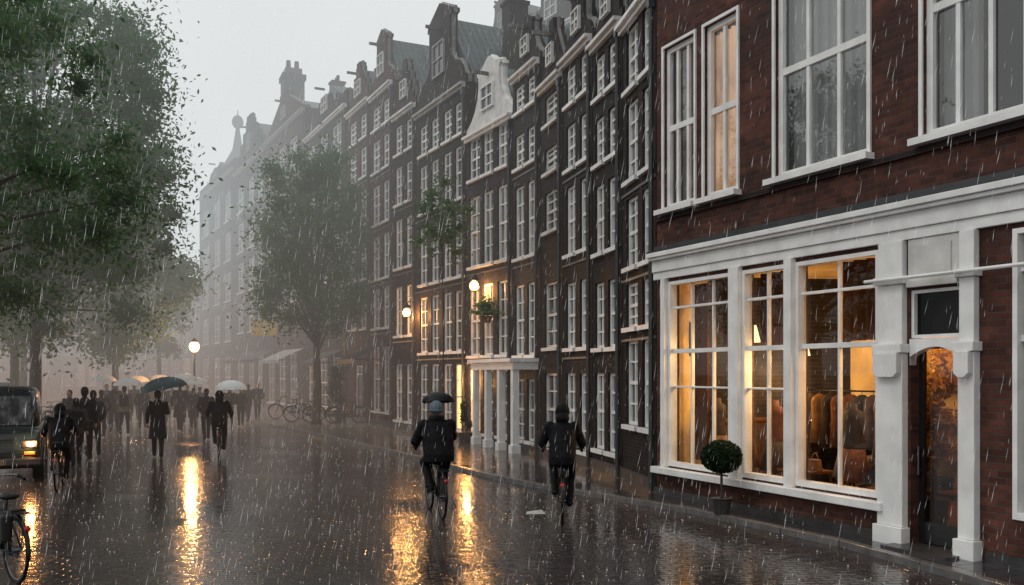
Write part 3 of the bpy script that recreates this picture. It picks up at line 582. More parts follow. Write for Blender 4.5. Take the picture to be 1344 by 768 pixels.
# ------------------------------------------------------------------ lamps
def lantern(label,loc,rz,e,eo=None):
    r=empty('wall_lantern',(loc[0],loc[1],loc[2]),rz,label,'lantern')
    MB().path([(0,-.35,.35),(0,-.1,.42),(0,0,.3),(0,0,.2)],.02,6).build('bracket',blackp,r); MB().box(-.12,.12,-.12,.12,.17,.2).loft([[(-.14,-.14,.2),(.14,-.14,.2),(.14,.14,.2),(-.14,.14,.2)],[(-.04,-.04,.32),(.04,-.04,.32),(.04,.04,.32),(-.04,.04,.32)]]).box(-.1,.1,-.1,.1,-.17,-.14).build('lantern_cap',blackp,r)
    MB().ell((0,0,0),.14,.14,.16).build('bulb_glass',lampglow,r,smooth=True)
    n_=Matrix.Rotation(rz,3,'Z')@Vector((0,1,0)); 
    point('lantern_light',(loc[0]-n_.x*.2,loc[1]-n_.y*.2,loc[2]-.1),e,r=.05); point('lantern_light',(loc[0]+n_.x*.25,loc[1]+n_.y*.25,loc[2]-.1),eo if eo is not None else e,r=.12)
def onf(near,far,px,py,out): 
    ff=F(near,far); u=ff.u(px); return ff.w(u,out,ff.z(px,py)),ff.rz
l,rz=onf(P(611.5,29.25),P(546,33.3),549,411,.45); lantern('brightly glowing wall lantern on the neck gable house',l,rz,80,60)
l,rz=onf(P(672.5,26.25),P(612,29.2),638,376,.4); lantern('glowing lantern in place of the lit sign on the white bell gable house, first floor level',l,rz,60,22)  # lantern added to stand in for a lit sign
# bare point light added before the lit ground floor window, no lamp modelled
l,rz=onf(P(672.5,26.25),P(612,29.2),622,500,.25); point('added_ground_light',l,85,r=.1)
Y=42; sl=empty('street_lamp',(PX(255,Y),Y,0),0,'glowing street lamp on a black post above the distant crowd','street lamp')
zt=ZZ(455,Y)
MB().path([(0,0,0),(0,0,.5),(0,0,.55),(0,0,zt-.25)],[.12,.1,.05,.04],10).build('post',blackp,sl); MB().ell((0,0,zt),.23,.23,.26).build('lamp_glass',lampglow,sl,smooth=True); MB().path([(0,0,zt+.2),(0,0,zt+.3),(0,0,zt+.4)],[.24,.1,.02],10).build('lamp_cap',blackp,sl)
point('street_light',(PX(255,Y),Y-.45,zt),480,r=.14)
# ------------------------------------------------------------------ trees
def leaves(name,blobs,n,size,mat,parent,gauss=True):
    b=np.array(blobs); wt=b[:,3]**2; wt/=wt.sum(); idx=rng.choice(len(b),n,p=wt)
    d=rng.normal(size=(n,3)); d/=np.linalg.norm(d,axis=1)[:,None]; r=np.abs(rng.normal(size=n))*.66 if gauss else rng.random(n)**.3
    p=b[idx,:3]+d*(b[idx,3]*r)[:,None]*np.array([1,1,.8])
    p[:,2]=np.maximum(p[:,2],.1)
    a=rng.normal(size=(n,3)); a/=np.linalg.norm(a,axis=1)[:,None]; c=np.cross(a,rng.normal(size=(n,3))); c/=np.linalg.norm(c,axis=1)[:,None]
    s=(size*(.6+.8*rng.random(n)))[:,None]
    v=np.stack([p-a*s,p+c*s*.45,p+a*s,p-c*s*.45],1).reshape(-1,3)
    me=bpy.data.meshes.new(name); me.vertices.add(4*n); me.vertices.foreach_set('co',v.ravel()); me.loops.add(4*n); me.loops.foreach_set('vertex_index',np.arange(4*n)); me.polygons.add(n); me.polygons.foreach_set('loop_start',np.arange(n)*4); me.polygons.foreach_set('loop_total',np.full(n,4)); me.update(calc_edges=True)
    me.materials.append(mat); o=bpy.data.objects.new(name,me); C.objects.link(o); o.parent=parent; return o
def tree(label,px,Y,rx,cz,rz,nb,n,size,mat,tr=.2,seed=1,br=.26,fork=None,lean=0):
    rd=random.Random(seed); root=empty('street_tree',(PX(px,Y),Y,0),0,label,'tree')
    blobs=[]
    while len(blobs)<nb:
        x,y,z=[rd.uniform(-1,1) for _ in range(3)]; q=x*x+y*y+abs(z)**3.2
        if q>1 or q<.12: continue
        wz=1-.25*max(0,z) ; blobs.append((x*rx*.88*wz+lean,y*rx*.88*wz,cz+z*rz*.9,rx*br*rd.uniform(.5,1.35)))
    fk=fork or max(2.2,cz-rz*.8)
    m=MB(); top=cz+rz*.55
    tp=[(0,0,-.05),(0,0,.25),(.05,0,fk*.6),(0,.05,fk),(lean*.5,.1,(fk+top)/2),(lean,0,top)]; m.path(tp,[tr*1.5,tr*1.05,tr*.9,tr*.8,tr*.4,tr*.08],10)
    for i,(bx,by,bz,r_) in enumerate(blobs):
        if i%2 and nb>30: continue
        z0=fk+(bz-fk)*rd.uniform(.1,.5) if bz>fk else fk*.9; z0=min(z0,top*.9); s=(lean*.3,0,z0); mid=(bx*.45,by*.45,z0+(bz-z0)*.62+rd.uniform(-.2,.3)); m.path([s,mid,(bx,by,bz)],[tr*.38,tr*.2,tr*.04],6)
    m.build('trunk',bark,root,smooth=True)
    leaves('crown',blobs,n,size,mat,root); return root
tree('big leafy tree at left whose crown reaches highest over the street',45,30,5.4,9.5,6.6,150,105000,.09,leafA,.2,3,br=.19)
tree('nearest tree at the left edge, its trunk outside the picture',-100,19,4.5,7.3,4.8,95,60000,.072,leafA,.2,5,br=.2)
tree('tree behind the big leafy tree with trunk leftmost of the three trunks',18,38,5.8,7.7,4.8,75,36000,.11,leafA,.2,8,br=.21)
tree('slender tree deep behind the left trunks with trunk in the middle',30,46,6.4,8.4,5,50,20000,.15,leafB,.18,9)
tree('hazy low crowned tree left of the street lamp, behind the crowd',150,42,4.0,6.4,3.7,60,26000,.12,leafA,.16,21,br=.23)
tree('most distant hazy tree right behind the street lamp',208,58,3.0,6.6,3.6,45,14000,.14,leafA,.15,23,br=.25)
tree('round leafy street tree standing on the right pavement before the houses',415,38,3.35,7.7,4.2,85,42000,.088,leafB,.2,12,br=.24,fork=2.6)
tree('slim sapling in front of the dark neck gable house',580,26.2,.85,6.6,1.3,26,3200,.055,leafB,.02,14,br=.4)
def bush(label,px,Y,r,z0,z1,n=3500):
    root=empty('potted_shrub',(PX(px,Y),Y,.08),0,label,'plant'); bl=[(random.uniform(-.5,.5)*r,random.uniform(-.5,.5)*r,z0+(z1-z0)*t,r*.55) for t in (.15,.35,.5,.7,.85)]
    MB().path([(0,0,0),(0,0,z0*.8)],[.22,.3],14).build('pot',darkstone,root); MB().tube((0,0,z0*.5),(0,0,z1*.8),.03,.01).build('stem',bark,root); leaves('crown',bl,n,.06,leafC,root)
bush('bushy dark shrub in a pot left of the rust red houses',447,39,.5,.7,2.5); bush('trailing green plant in a pot against the white bell gable house',612,28,.2,.4,1.3,1200)
hp=F(P(672.5,26.25),P(612,29.2)); w_=hp.w(hp.u(652),.35,0); root=empty('hanging_basket',(w_[0],w_[1],ZZ(415,w_[1])),0,'hanging basket of trailing green leaves on the white bell gable house','plant'); leaves('leaves',[(0,0,-.1,.35),(0,0,.3,.3),(.1,0,-.5,.25)],1500,.07,leafB,root); MB().path([(0,0,-.2),(0,0,0)],[.12,.2],12).build('basket',wood,root); MB().tube((0,0,0),(0,.0,.9),.01).build('chain',blackp,root)
Y=13.75; tp=empty('topiary_plant',(PX(947,Y),Y,.085),0,'round clipped topiary ball on a stem outside the lit shop window','plant')
MB().path([(0,0,0),(0,0,.22),(0,0,.24)],[.11,.15,.17],16).build('pot',darkstone,tp); MB().tube((0,0,.2),(0,0,.75),.02).build('stem',bark,tp); MB().ell((0,0,.86),.24,.24,.25,16,10).build('leaf_core',leafC,tp,smooth=True)
leaves('crown',[(0,0,.86,.31)],9000,.026,leafC,tp,gauss=False)
ip=ins('added tall plant with golden leaves behind the dark shop door, imitating its warm reflection','plant','indoor_plant',U(1222)+.75,-.95,.2); MB().path([(0,0,0),(0,0,.35)],[.15,.2],14).build('pot',darkstone,ip); MB().tube((0,0,.3),(0,0,1.9),.025,.01).build('stem',bark,ip); leaves('crown',[(0,0,1.0,.3),(.1,.1,1.5,.36),(-.1,0,1.9,.3),(0,-.1,2.2,.2)],1900,.06,leafG,ip)  # plant added, its golden leaf colour imitates the warm reflection in the door glass
# ------------------------------------------------------------------ bicycles
def bicycle(label,group=None):
    r=empty('bicycle',(0,0,0),0,label,'bicycle',group)
    R=.335
    for y,nm in ((-.54,'rear_wheel'),(.56,'front_wheel')):
        wv=MB().path([(0,y+R*math.cos(a),R+R*math.sin(a)) for a in [2*PI*i/36 for i in range(36)]],.019,8,closed=True).build('wheel',rubber,r,smooth=True)
        MB().path([(0,y+(R-.03)*math.cos(a),R+(R-.03)*math.sin(a)) for a in [2*PI*i/36 for i in range(36)]],.008,6,closed=True).build('rim',chrome,wv,smooth=True)
        m=MB()
        for i in range(20):
            a=2*PI*i/20; m.tube(((-1)**i*.025,y+.02*math.cos(a+1),R+.02*math.sin(a+1)),(0,y+(R-.03)*math.cos(a),R+(R-.03)*math.sin(a)),.0018,n=4)
        m.tube((-.045,y,R),(.045,y,R),.022); m.build('spokes',chrome,wv)
        MB().path([(0,y+(R+.035)*math.cos(a),R+(R+.035)*math.sin(a)) for a in [math.radians(q) for q in (range(20,200,12) if y<0 else range(15,150,12))]],.02,6).build('mudguard',bikeblk,r,smooth=True)
    bb=(0,-.1,.29); seat=(0,-.26,.82); headl=(0,.4,.66)
    m=MB(); m.tube(bb,seat,.017).tube(bb,headl,.019).tube((0,-.235,.70),(0,.37,.82),.016).tube(headl,(0,.33,.98),.018)
    for s in(-1,1): m.tube((s*.02,-.1,.29),(s*.055,-.54,R),.01).tube((s*.015,-.24,.74),(s*.055,-.54,R),.009); m.path([(s*.03,.405,.64),(s*.05,.46,.5),(s*.05,.56,R)],.012,6)
    m.build('frame',bikeblk,r,smooth=True)
    MB().path([(-.29,.14,1.03),(-.24,.2,1.06),(-.12,.32,1.05),(0,.335,1.04),(.12,.32,1.05),(.24,.2,1.06),(.29,.14,1.03)],.012,8).tube((0,.345,.95),(0,.335,1.05),.014).build('handlebar',chrome,r,smooth=True)
    for s in(-1,1): MB().tube((s*.29,.14,1.03),(s*.26,.175,1.05),.02).tube((s*.29,.14,1.03),(s*.3,.08,1.01),.019).build('grip',rubber,r)
    m=MB(); m.loft([[(w*math.cos(2*PI*k/12),y+0,z+h*math.sin(2*PI*k/12)) for k in range(12)] for y,w,h,z in ((-.40,.05,.02,.885),(-.37,.1,.035,.885),(-.30,.105,.035,.885),(-.22,.05,.03,.885),(-.13,.025,.02,.885))]); m.build('saddle',leather,r,smooth=True)
    MB().tube((0,-.26,.8),(0,-.275,.87),.013).build('seat_post',chrome,r)
    MB().box(-.07,.07,-.76,-.36,.735,.75).tube((-.06,-.62,.74),(-.05,-.54,R),.006).tube((.06,-.62,.74),(.05,-.54,R),.006).tube((-.06,-.38,.74),(-.02,-.25,.74),.006).build('luggage_rack',bikeblk,r)
    MB().ell((0,-.87,.6),.035,.02,.03).box(-.02,.02,-.87,-.84,.57,.63).build('rear_light',redplastic,r); MB().ell((0,.46,.86),.045,.05,.045).build('headlight',chrome,r,smooth=True)
    MB().box(.028,.045,-.5,-.02,.24,.37).build('chain_guard',bikeblk,r,bevel=.008)
    MB().tube((.055,-.1,.29),(.055,.03,.2),.01).tube((.05,.03,.2),(.14,.03,.2),.008).box(.07,.15,.0,.07,.19,.215).tube((-.055,-.1,.29),(-.055,-.23,.38),.01).tube((-.05,-.23,.38),(-.14,-.23,.38),.008).box(-.15,-.07,-.27,-.19,.37,.395).build('pedals',chrome,r)
    return r
bike=bicycle('black bicycle ridden by the person in a grey beanie')
def place(o,px,py,rz,z=0): Y=GY(py); o.location=(PX(px,Y),Y,z); o.rotation_euler=(0,0,rz)
# ------------------------------------------------------------------ people
def remesh(o,vox,it=4):
    md=o.modifiers.new('r','REMESH'); md.mode='VOXEL'; md.voxel_size=vox; md.use_smooth_shade=True
    sm=o.modifiers.new('s','SMOOTH'); sm.factor=.5; sm.iterations=it
    dg=bpy.context.evaluated_depsgraph_get(); me=bpy.data.meshes.new_from_object(o.evaluated_get(dg)); o.modifiers.clear()
    mat=o.data.materials[0]; o.data=me; 
    if not me.materials: me.materials.append(mat)
    me.polygons.foreach_set('use_smooth',[True]*len(me.polygons))
V=Vector
def hand(m,wr,d,nrm,curl,sd):
    wr=V(wr); d=V(d).normalized(); nrm=V(nrm); nrm=(nrm-d*nrm.dot(d)).normalized(); s=d.cross(nrm)*sd
    m.tube(wr,wr+d*.085,.026,.034); m.tube(wr+s*.012,wr+d*.085+s*.02,.02,.022); m.tube(wr-s*.012,wr+d*.085-s*.02,.02,.022)
    for i,L in enumerate((.072,.08,.074,.058)):
        p=wr+d*.085+s*(1.5-i)*.02; q=p
        for k in range(3):
            a=curl*(k+.6); dr=d*math.cos(a)+nrm*math.sin(a); p2=q+dr*L*(.42,.33,.25)[k]; m.tube(q,p2,.0105-.0012*k,.0095-.0012*k,6); q=p2
    p=wr+d*.025+s*.025; p1=p+(d*.6+s*.7+nrm*.3).normalized()*.04; m.path([p,p1,p1+(d*.9+nrm*(.4+curl*.4)).normalized()*.035],[.014,.012,.009],6)
def person(name,J,colj,colt,head='hair',colh=None,longc=False,vox=.011,label=None,backpack=None,bulk=0):
    r=empty('person',(0,0,0),0,label,'person')
    c=V(J['chest']); p=V(J['pelvis']); nk=V(J['neck']); hd=V(J['head'])
    m=MB(); mid=(p+c)/2
    m.torso([(p-V((0,0,.1)),.13,.10),(p,.165,.115),(mid,.14,.1),(c,.165,.115),(c+V((0,0,.1)),.15,.095),(nk-V((0,0,.02)),.06,.055)])
    m.tube(nk-V((0,0,.06)),hd-V((0,0,.03)),.055,.052,10)
    m.ell(hd+V((0,-.01,.03)),.076,.095,.095); m.ell(hd+V((0,.028,-.045)),.058,.068,.068); m.path([hd+V((0,.085,.03)),hd+V((0,.112,-.018)),hd+V((0,.09,-.028))],[.009,.016,.012],6)
    for s in(-1,1): m.ell(hd+V((s*.078,-.005,-.005)),.012,.022,.034,8,6); m.ell(hd+V((s*.02,.088,-.058)),.02,.01,.008,8,6)
    for s,k in((-1,'L'),(1,'R')):
        sh,el,ha,hp,kn,an=[V(J[q+k]) for q in('sh','el','ha','hip','kn','an')]
        m.tube(sh,el,.05,.04,10); m.ell(el,.041,.041,.041); m.tube(el,ha,.04,.027,10); m.ell(sh,.055,.055,.055)
        m.tube(hp,kn,.085,.055,10); m.ell(kn,.056,.058,.056); m.tube(kn,an,.054,.036,10); td=V(J['toe'+k]).normalized(); m.tube(an+V((0,0,-.03)),an+td*.15+V((0,0,-.05)),.04,.03,8)
        hd_=V(J.get('hd'+k,(ha-el))); hand(m,ha,hd_,V(J.get('hn'+k,(-s,.3,0))),J.get('curl',.45),s*-1)
    b=m.build('body',skin,r); remesh(b,vox*.7,2)
    e=MB(); [e.ell(hd+V((s*.031,.083,.008)),.011,.008,.007,8,6) for s in(-1,1)]; e.build('eyes',blackp,r)
    m=MB(); B_=bulk
    secs=[(p-V((0,0,.12 if not longc else .45)),(.19 if not longc else .23)+B_,(.145 if not longc else .2)+B_),(p,.19+B_,.15+B_),(mid,.185+B_*1.3,.145+B_),(c,.2+B_,.15+B_),(c+V((0,0,.09)),.19+B_*.6,.125+B_*.5),(nk-V((0,0,.01)),.09,.085),(nk+V((0,0,.035)),.075,.075)]
    m.torso(secs)
    for k in 'LR':
        sh,el,ha=[V(J[q+k]) for q in('sh','el','ha')]; b_=B_*.4; m.ell(sh,.08+b_,.08+b_,.075+b_); m.tube(sh,el,.076+b_,.062+b_,10); m.ell(el,.063+b_,.063+b_,.063+b_); m.tube(el,ha-(ha-el).normalized()*.01,.062+b_,.043,10)
    if head=='hood': m.ell(hd+V((0,-.035,.02)),.115,.12,.135); m.ell(nk+V((0,-.05,.05)),.11,.1,.09)
    if head=='beanie': m.torso([(nk-V((0,0,.03)),.13,.12),(nk+V((0,-.01,.03)),.125,.12),(nk+V((0,-.01,.075)),.10,.10)])
    j=m.build('jacket',colj,r); remesh(j,vox,4)
    m=MB(); m.ell(p-V((0,0,.04)),.17,.135,.14)
    for k in 'LR':
        hp,kn,an=[V(J[q+k]) for q in('hip','kn','an')]; m.tube(hp,kn,.105,.074,10); m.ell(kn,.074,.075,.074); m.tube(kn,an+(kn-an).normalized()*.02,.073,.056,10)
    t=m.build('trousers',colt,r); remesh(t,vox,4)
    for k in 'LR':
        an=V(J['an'+k]); td=V(J['toe'+k]).normalized(); m=MB(); m.path([an-td*.06+V((0,0,-.045)),an+V((0,0,-.04)),an+td*.1+V((0,0,-.055)),an+td*.2+V((0,0,-.058))],[.042,.052,.045,.03],10); m.tube(an+V((0,0,.05)),an+V((0,0,-.04)),.05,.05); m.build('shoe',rubber,r,smooth=True)
    if head=='hair': m=MB(); m.ell(hd+V((0,-.03,.045)),.088,.1,.1); m.ell(hd+V((0,-.05,-.02)),.075,.07,.09); m.build('hair',colh,r,smooth=True)
    if head=='beanie':
        m=MB(); m.ell(hd+V((0,-.02,.06)),.1,.115,.115,20,12); m.path([hd+V((.092*math.cos(a),-.018+.107*math.sin(a),.02)) for a in [2*PI*i/20 for i in range(20)]],.02,8,closed=True); m.build('beanie',colh,r,smooth=True)
    if backpack: m=MB(); q=c+V((0,-.2,-.08)); m.box(-.14,.14,q.y-.07,q.y+.07,q.z-.22,q.z+.2); m.build('backpack',backpack,r,bevel=.05)
    return r
def walkJ(arm='swing',ph=1,stand=False):
    a=.0 if stand else 1
    J=dict(pelvis=(0,0,.95),chest=(0,.03,1.32),neck=(0,.03,1.48),head=(0,.06,1.62),curl=.5)
    for k,s in(('L',-1),('R',1)):
        q=s*ph*a
        J['sh'+k]=(s*.18,.02,1.41); J['el'+k]=(s*.24,-.04-.1*q,1.14); J['ha'+k]=(s*.25,.06-.16*q,.9)
        J['hip'+k]=(s*.09,0,.92)
        if stand: J['kn'+k]=(s*.1,.02,.5); J['an'+k]=(s*.11,-.01,.1); J['toe'+k]=(s*.2,1,0)
        elif q>0: J['kn'+k]=(s*.09,.2,.53); J['an'+k]=(s*.09,.3,.12); J['toe'+k]=(0,1,.15)
        else: J['kn'+k]=(s*.09,.03,.5); J['an'+k]=(s*.09,-.27,.17); J['toe'+k]=(0,1,-.5)
    if arm=='umb': J['elR']=(.24,.08,1.17); J['haR']=(.12,.28,1.33); J['hdR']=(0,.3,1); J['hnR']=(-.9,.3,0); J['curl']=1.0
    if arm=='pocket':
        for k,s in(('L',-1),('R',1)): J['el'+k]=(s*.29,-.1,1.15); J['ha'+k]=(s*.2,.08,.98)
    return J
def rideJ(umb=False):
    J=dict(pelvis=(0,-.26,.96),chest=(0,-.12,1.32),neck=(0,-.06,1.47),head=(0,.0,1.60),curl=.9)
    for k,s in(('L',-1),('R',1)):
        J['sh'+k]=(s*.19,-.1,1.40); J['el'+k]=(s*.3,-.04,1.14); J['ha'+k]=(s*.29,.04,1.07); J['hd'+k]=(-s*.0,1,-.1); J['hn'+k]=(0,0,-1)
        J['hip'+k]=(s*.1,-.25,.93)
        if s>0: J['kn'+k]=(s*.13,.12,.62); J['an'+k]=(s*.11,-.02,.27); J['toe'+k]=(0,1,-.1)
        else: J['kn'+k]=(s*.14,.17,.80); J['an'+k]=(s*.11,-.24,.46); J['toe'+k]=(0,1,-.25)
    if umb: J['elR']=(.25,.05,1.2); J['haR']=(.14,.26,1.38); J['hdR']=(0,.2,1); J['hnR']=(-.9,.3,0)
    return J
K=dict(spec=.08)
blk=simple('black_rain_jacket',(.006,.006,.008),.5,var=.6,scale=9,bump=.9,spec=.1); navy=simple('navy_coat',(.010,.013,.020),.8,var=.3,**K); gry=simple('grey_coat',(.035,.035,.038),.8,**K); jean=simple('dark_denim',(.008,.010,.014),.8,**K); bgrey=simple('blue_grey_wool',(.12,.155,.18),.85,bump=.6,scale=20,**K)
brn=simple('brown_coat',(.035,.022,.016),.8,**K); hairm=simple('brown_hair',(.016,.011,.009),.6,spec=.2); hairb=simple('dark_hair',(.008,.007,.006),.6,spec=.2); olive=simple('olive_parka',(.022,.022,.016),.8,**K); beige=simple('beige_coat',(.15,.125,.10),.8,**K)
hw=math.radians
def umbrella(mat,R=.5,H=.22,shaft=.85,label=None):
    r=empty('umbrella',(0,0,0),0,label,'umbrella'); m=MB(); n=32; rings=6
    rows=[]
    for i in range(1,rings+1):
        t=i/rings; row=[]
        for k in range(n):
            a=2*PI*k/n; rib=abs(math.cos(4*a)); rr=R*math.sin(t*PI/2.1)*(1-.05*t*(1-rib)); z=-H*(1-math.cos(t*PI/2))+.05*R*t**2*(1-rib); row.append((rr*math.cos(a),rr*math.sin(a),z))
        rows.append(row)
    m.v.append((0,0,0)); 
    for row in rows: m.v+=row
    for k in range(n): m.f.append((0,1+k,1+(k+1)%n))
    for i in range(rings-1):
        for k in range(n): l=(k+1)%n; m.f.append((1+i*n+k,1+(i+1)*n+k,1+(i+1)*n+l,1+i*n+l))
    m.build('canopy',mat,r,smooth=True,fix=False)
    MB().tube((0,0,.04),(0,0,-shaft),.007).path([(0,0,-shaft),(0,.0,-shaft-.08),(0,.03,-shaft-.11),(0,.06,-shaft-.08)],.013,6).build('shaft',chrome,r)
    m=MB()
    for k in range(8): a=2*PI*k/8; m.path([(0,0,-.02),(R*.55*math.cos(a),R*.55*math.sin(a),-H*.32),(R*.96*math.cos(a),R*.96*math.sin(a),-H*.97)],.003,4)
    m.build('ribs',chrome,r); return r
u_blk=simple('black_umbrella_fabric',(.008,.008,.010),.5,spec=.2); u_teal=simple('slate_teal_fabric',(.045,.07,.08),.5,spec=.2); u_wh=simple('white_umbrella_fabric',(.82,.82,.81),.5,var=.06)
place(bike,572,674,hw(15))
c1=person('p',rideJ(True),blk,blk,'beanie',bgrey,vox=.01,bulk=.035,label='cyclist in black rain jacket and grey beanie riding away mid street'); c1.location=bike.location; c1.rotation_euler=bike.rotation_euler; c1.scale=(1.08,1.0,1.0)
def held(u,pers,loc,tilt=(0,0)):
    M=Matrix.Rotation(pers.rotation_euler.z,3,'Z'); s=pers.scale[2]; p=M@(V(loc)*s)+V(pers.location); u.location=p; u.rotation_euler=(tilt[0],tilt[1],pers.rotation_euler.z)
ub=umbrella(u_blk,.27,.17,.5,'small black umbrella held up before the beanie wearing cyclist'); held(ub,c1,(.1,.36,1.9),(hw(-6),0))
b2=dup(bike,(0,0,0),0,'black bicycle of the dark hooded rider near the narrow houses'); place(b2,738,680,hw(-3))
c2=person('p',rideJ(),blk,blk,'hood',vox=.012,label='dark hooded cyclist on the right riding along the house fronts',bulk=.015); c2.location=b2.location; c2.rotation_euler=b2.rotation_euler
w1=person('p',walkJ('pocket'),navy,jean,'hair',hairb,vox=.012,label='distant pedestrian in navy coat in front of the awnings'); place(w1,338,551,hw(200)); w1['group']='distant pedestrians in the rain'
w2=person('p',walkJ('umb',-1),blk,blk,'hair',hairm,longc=True,vox=.012,label='person in long black coat walking under the slate teal umbrella'); place(w2,207,601,hw(20))
u2=umbrella(u_teal,.6,.34,.75,'wide slate teal umbrella over the person in a long coat'); held(u2,w2,(.1,.3,2.1),(0,hw(-10)))
b3=dup(bike,(0,0,0),0,'black bicycle ridden under the white umbrella'); place(b3,288,599,hw(16))
c3=dup(c2,b3.location,hw(16),'cyclist in dark hood riding away under a white umbrella'); u3=umbrella(u_wh,.42,.26,.7,'white umbrella over the cyclist left of the far crowd'); held(u3,c3,(.3,.06,2.02),(0,0))
b4=dup(bike,(0,0,0),0,'black bicycle ridden beside the dark taxi'); place(b4,79,640,hw(20))
c4=dup(c2,b4.location,hw(20),'small dark cyclist riding beside the dark taxi',mats=dict(jacket=blk,trousers=blk)); c4.scale=(.93,)*3
w3=person('p',walkJ('swing',1),blk,blk,'hair',hairb,vox=.012,label='tall person in black jacket with backpack striding behind the taxi',backpack=blk); place(w3,111,606,hw(20)); w3.scale=(1.06,)*3
w4=dup(w1,(0,0,0),0,'pedestrian in dark grey coat beside the tall person with backpack',mats=dict(jacket=gry)); place(w4,122,600,hw(15)); del w4['group']
pw_=[
 (150,568,w1,200,dict(jacket=gry),'distant pedestrian in grey coat walking toward the camera, left of the pair',None),
 (163,571,w3,15,dict(jacket=beige),'distant pedestrian with pale coat and backpack under a white umbrella','w'),
 (187,563,w1,20,dict(jacket=blk),'distant pedestrian in black behind the slate teal umbrella',None),
 (236,566,w2,10,dict(jacket=brn),'distant person in long brown coat under a white umbrella, below the street lamp','w'),
 (246,556,w1,190,dict(jacket=olive),'distant pedestrian in olive parka under the street lamp',None),
 (271,578,w1,25,dict(jacket=blk),'distant pedestrian in black next to the white umbrella cyclist',None),
 (316,559,w1,200,dict(jacket=blk),'distant pedestrian in black at the pavement edge, leftmost there',None),
 (326,553,w3,30,dict(jacket=navy),'distant pedestrian in navy with backpack at the pavement edge',None),
 (176,553,w3,10,dict(jacket=blk),'distant person in black under a small white umbrella, second pale umbrella from the left','w'),
 (196,548,w1,350,dict(jacket=brn),'distant pedestrian in brown coat, middle of the street end',None),
 (226,550,w1,10,dict(jacket=navy),'distant pedestrian in navy coat left of the street lamp',None),
 (140,558,w2,200,dict(jacket=navy),'distant person in long navy coat under a pale umbrella at left','w'),
 (100,612,w3,30,dict(jacket=gry),'pedestrian in grey jacket with backpack between the taxi and the tall walker',None),
 (92,582,w1,180,dict(jacket=blk),'pedestrian in black coat among the parked bicycles',None),
 (133,575,w1,25,dict(jacket=brn),'pedestrian in brown coat just right of the pair of walkers',None),
 (215,556,w3,195,dict(jacket=blk),'distant pedestrian in black right of the teal umbrella',None),
 (254,563,w2,15,dict(jacket=blk),'distant person in long black coat under a pale umbrella, right of the lamp post','w'),
 (262,556,w1,10,dict(jacket=gry),'distant pedestrian in grey left of the white umbrella cyclist',None),
 (301,562,w1,190,dict(jacket=olive),'distant pedestrian in olive right of the white umbrella cyclist',None),
 (206,551,w2,15,dict(jacket=gry),'distant person in long grey coat under a pale umbrella, mid street end','w'),
]
k=0; ulabs=['small pale umbrella over the pedestrian with pale coat','pale umbrella directly below the street lamp','pale umbrella of the person in black behind the teal umbrella','pale umbrella farthest left among the crowd','pale umbrella just right of the lamp post','pale umbrella over the grey coat in mid street end']
for px,py,pr_,rt_,mt,lab,um in pw_:
    q=dup(pr_,(0,0,0),0,lab,mats=mt); place(q,px,py,hw(rt_),.0); q['group']='distant pedestrians in the rain'; q.scale=(random.uniform(.92,1.06),)*3
    if um:
        k+=1; uu=dup(u3,(0,0,0),0,ulabs[k-1],group='white umbrellas in the crowd'); held(uu,q,(.1,.25,2.0+.04*k)); uu.scale=(1.25,1.25,1.1)
parked=[(455,558,100,'parked bicycle by the potted shrub'),(90,590,60,'bicycle parked behind the dark taxi'),(66,585,50,'bicycle parked under the left trees, closest to the taxi'),(80,572,70,'bicycle parked under the left trees, farther back'),(98,566,65,'bicycle parked under the left trees, beside the walkers'),(400,556,100,'parked bicycle near the street tree trunk'),(378,552,95,'parked bicycle under the cream awning'),(74,562,60,'bicycle parked under the left trees, farthest back'),(425,557,105,'parked bicycle right of the street tree trunk'),(58,575,75,'bicycle parked under the left trees, mostly behind the taxi'),(108,574,80,'bicycle parked under the left trees, behind the tall walker')]
for px,py,rt_,lab in parked:
    q=dup(bike,(0,0,0),0,lab,'parked bicycles'); place(q,px,py,hw(rt_),.085 if px>130 else 0)
q=dup(bike,(0,0,0),0,'nearest black bicycle with red rear light at the left edge'); q.rotation_euler=(0,0,math.atan2(.73,.68)); 
q.location=(-5.22-.73*.54,9.62+.68*.54,0)
sbg=empty('pannier_bag',tuple(q.location),q.rotation_euler.z,'dark pannier bag slung over the nearest bicycle rack','bag')
MB().box(-.19,-.09,-.70,-.42,.45,.74).build('pannier',leather,sbg,bevel=.03); MB().box(-.075,.075,-.62,-.5,.752,.77).build('strap',leather,sbg)
# ------------------------------------------------------------------ taxi
def ringrect(yf,yr,w,z,n=5,rad=.25,w2=None):
    pts=[]; cs=[(w-rad,yf-rad,0),(-(w-rad),yf-rad,PI/2),(-(w-rad),yr+rad,PI),(w-rad,yr+rad,1.5*PI)]
    for cx,cy,a0 in cs:
        for i in range(n+1): a=a0+PI/2*i/n; pts.append((cx+rad*math.cos(a),cy+rad*math.sin(a),z))
    return pts
carp=simple('dark_green_car_paint',(.004,.010,.012),.25,var=.15,coat=.3)
car=empty('taxi_car',(PX(-2,20.2),20.2,0),math.atan2(-.43,-.9),'dark boxy taxi with a glowing headlight at the left edge','car')
m=MB(); m.loft([ringrect(2.2,-2.1,.84,.28,rad=.15),ringrect(2.27,-2.2,.91,.36,rad=.18),ringrect(2.27,-2.22,.92,.75,rad=.2),ringrect(2.2,-2.2,.90,.98,rad=.2),ringrect(2.05,-2.15,.84,1.07,rad=.22)]); m.build('body',carp,car,smooth=True)
cab=[ringrect(.98,-2.05,.82,1.05,rad=.14),ringrect(.66,-2.0,.79,1.45,rad=.14),ringrect(.42,-1.9,.75,1.76,rad=.14),ringrect(.28,-1.75,.68,1.86,rad=.18),ringrect(.0,-1.5,.5,1.9,rad=.2)]
MB().loft(cab).build('cabin',carp,car,smooth=True)
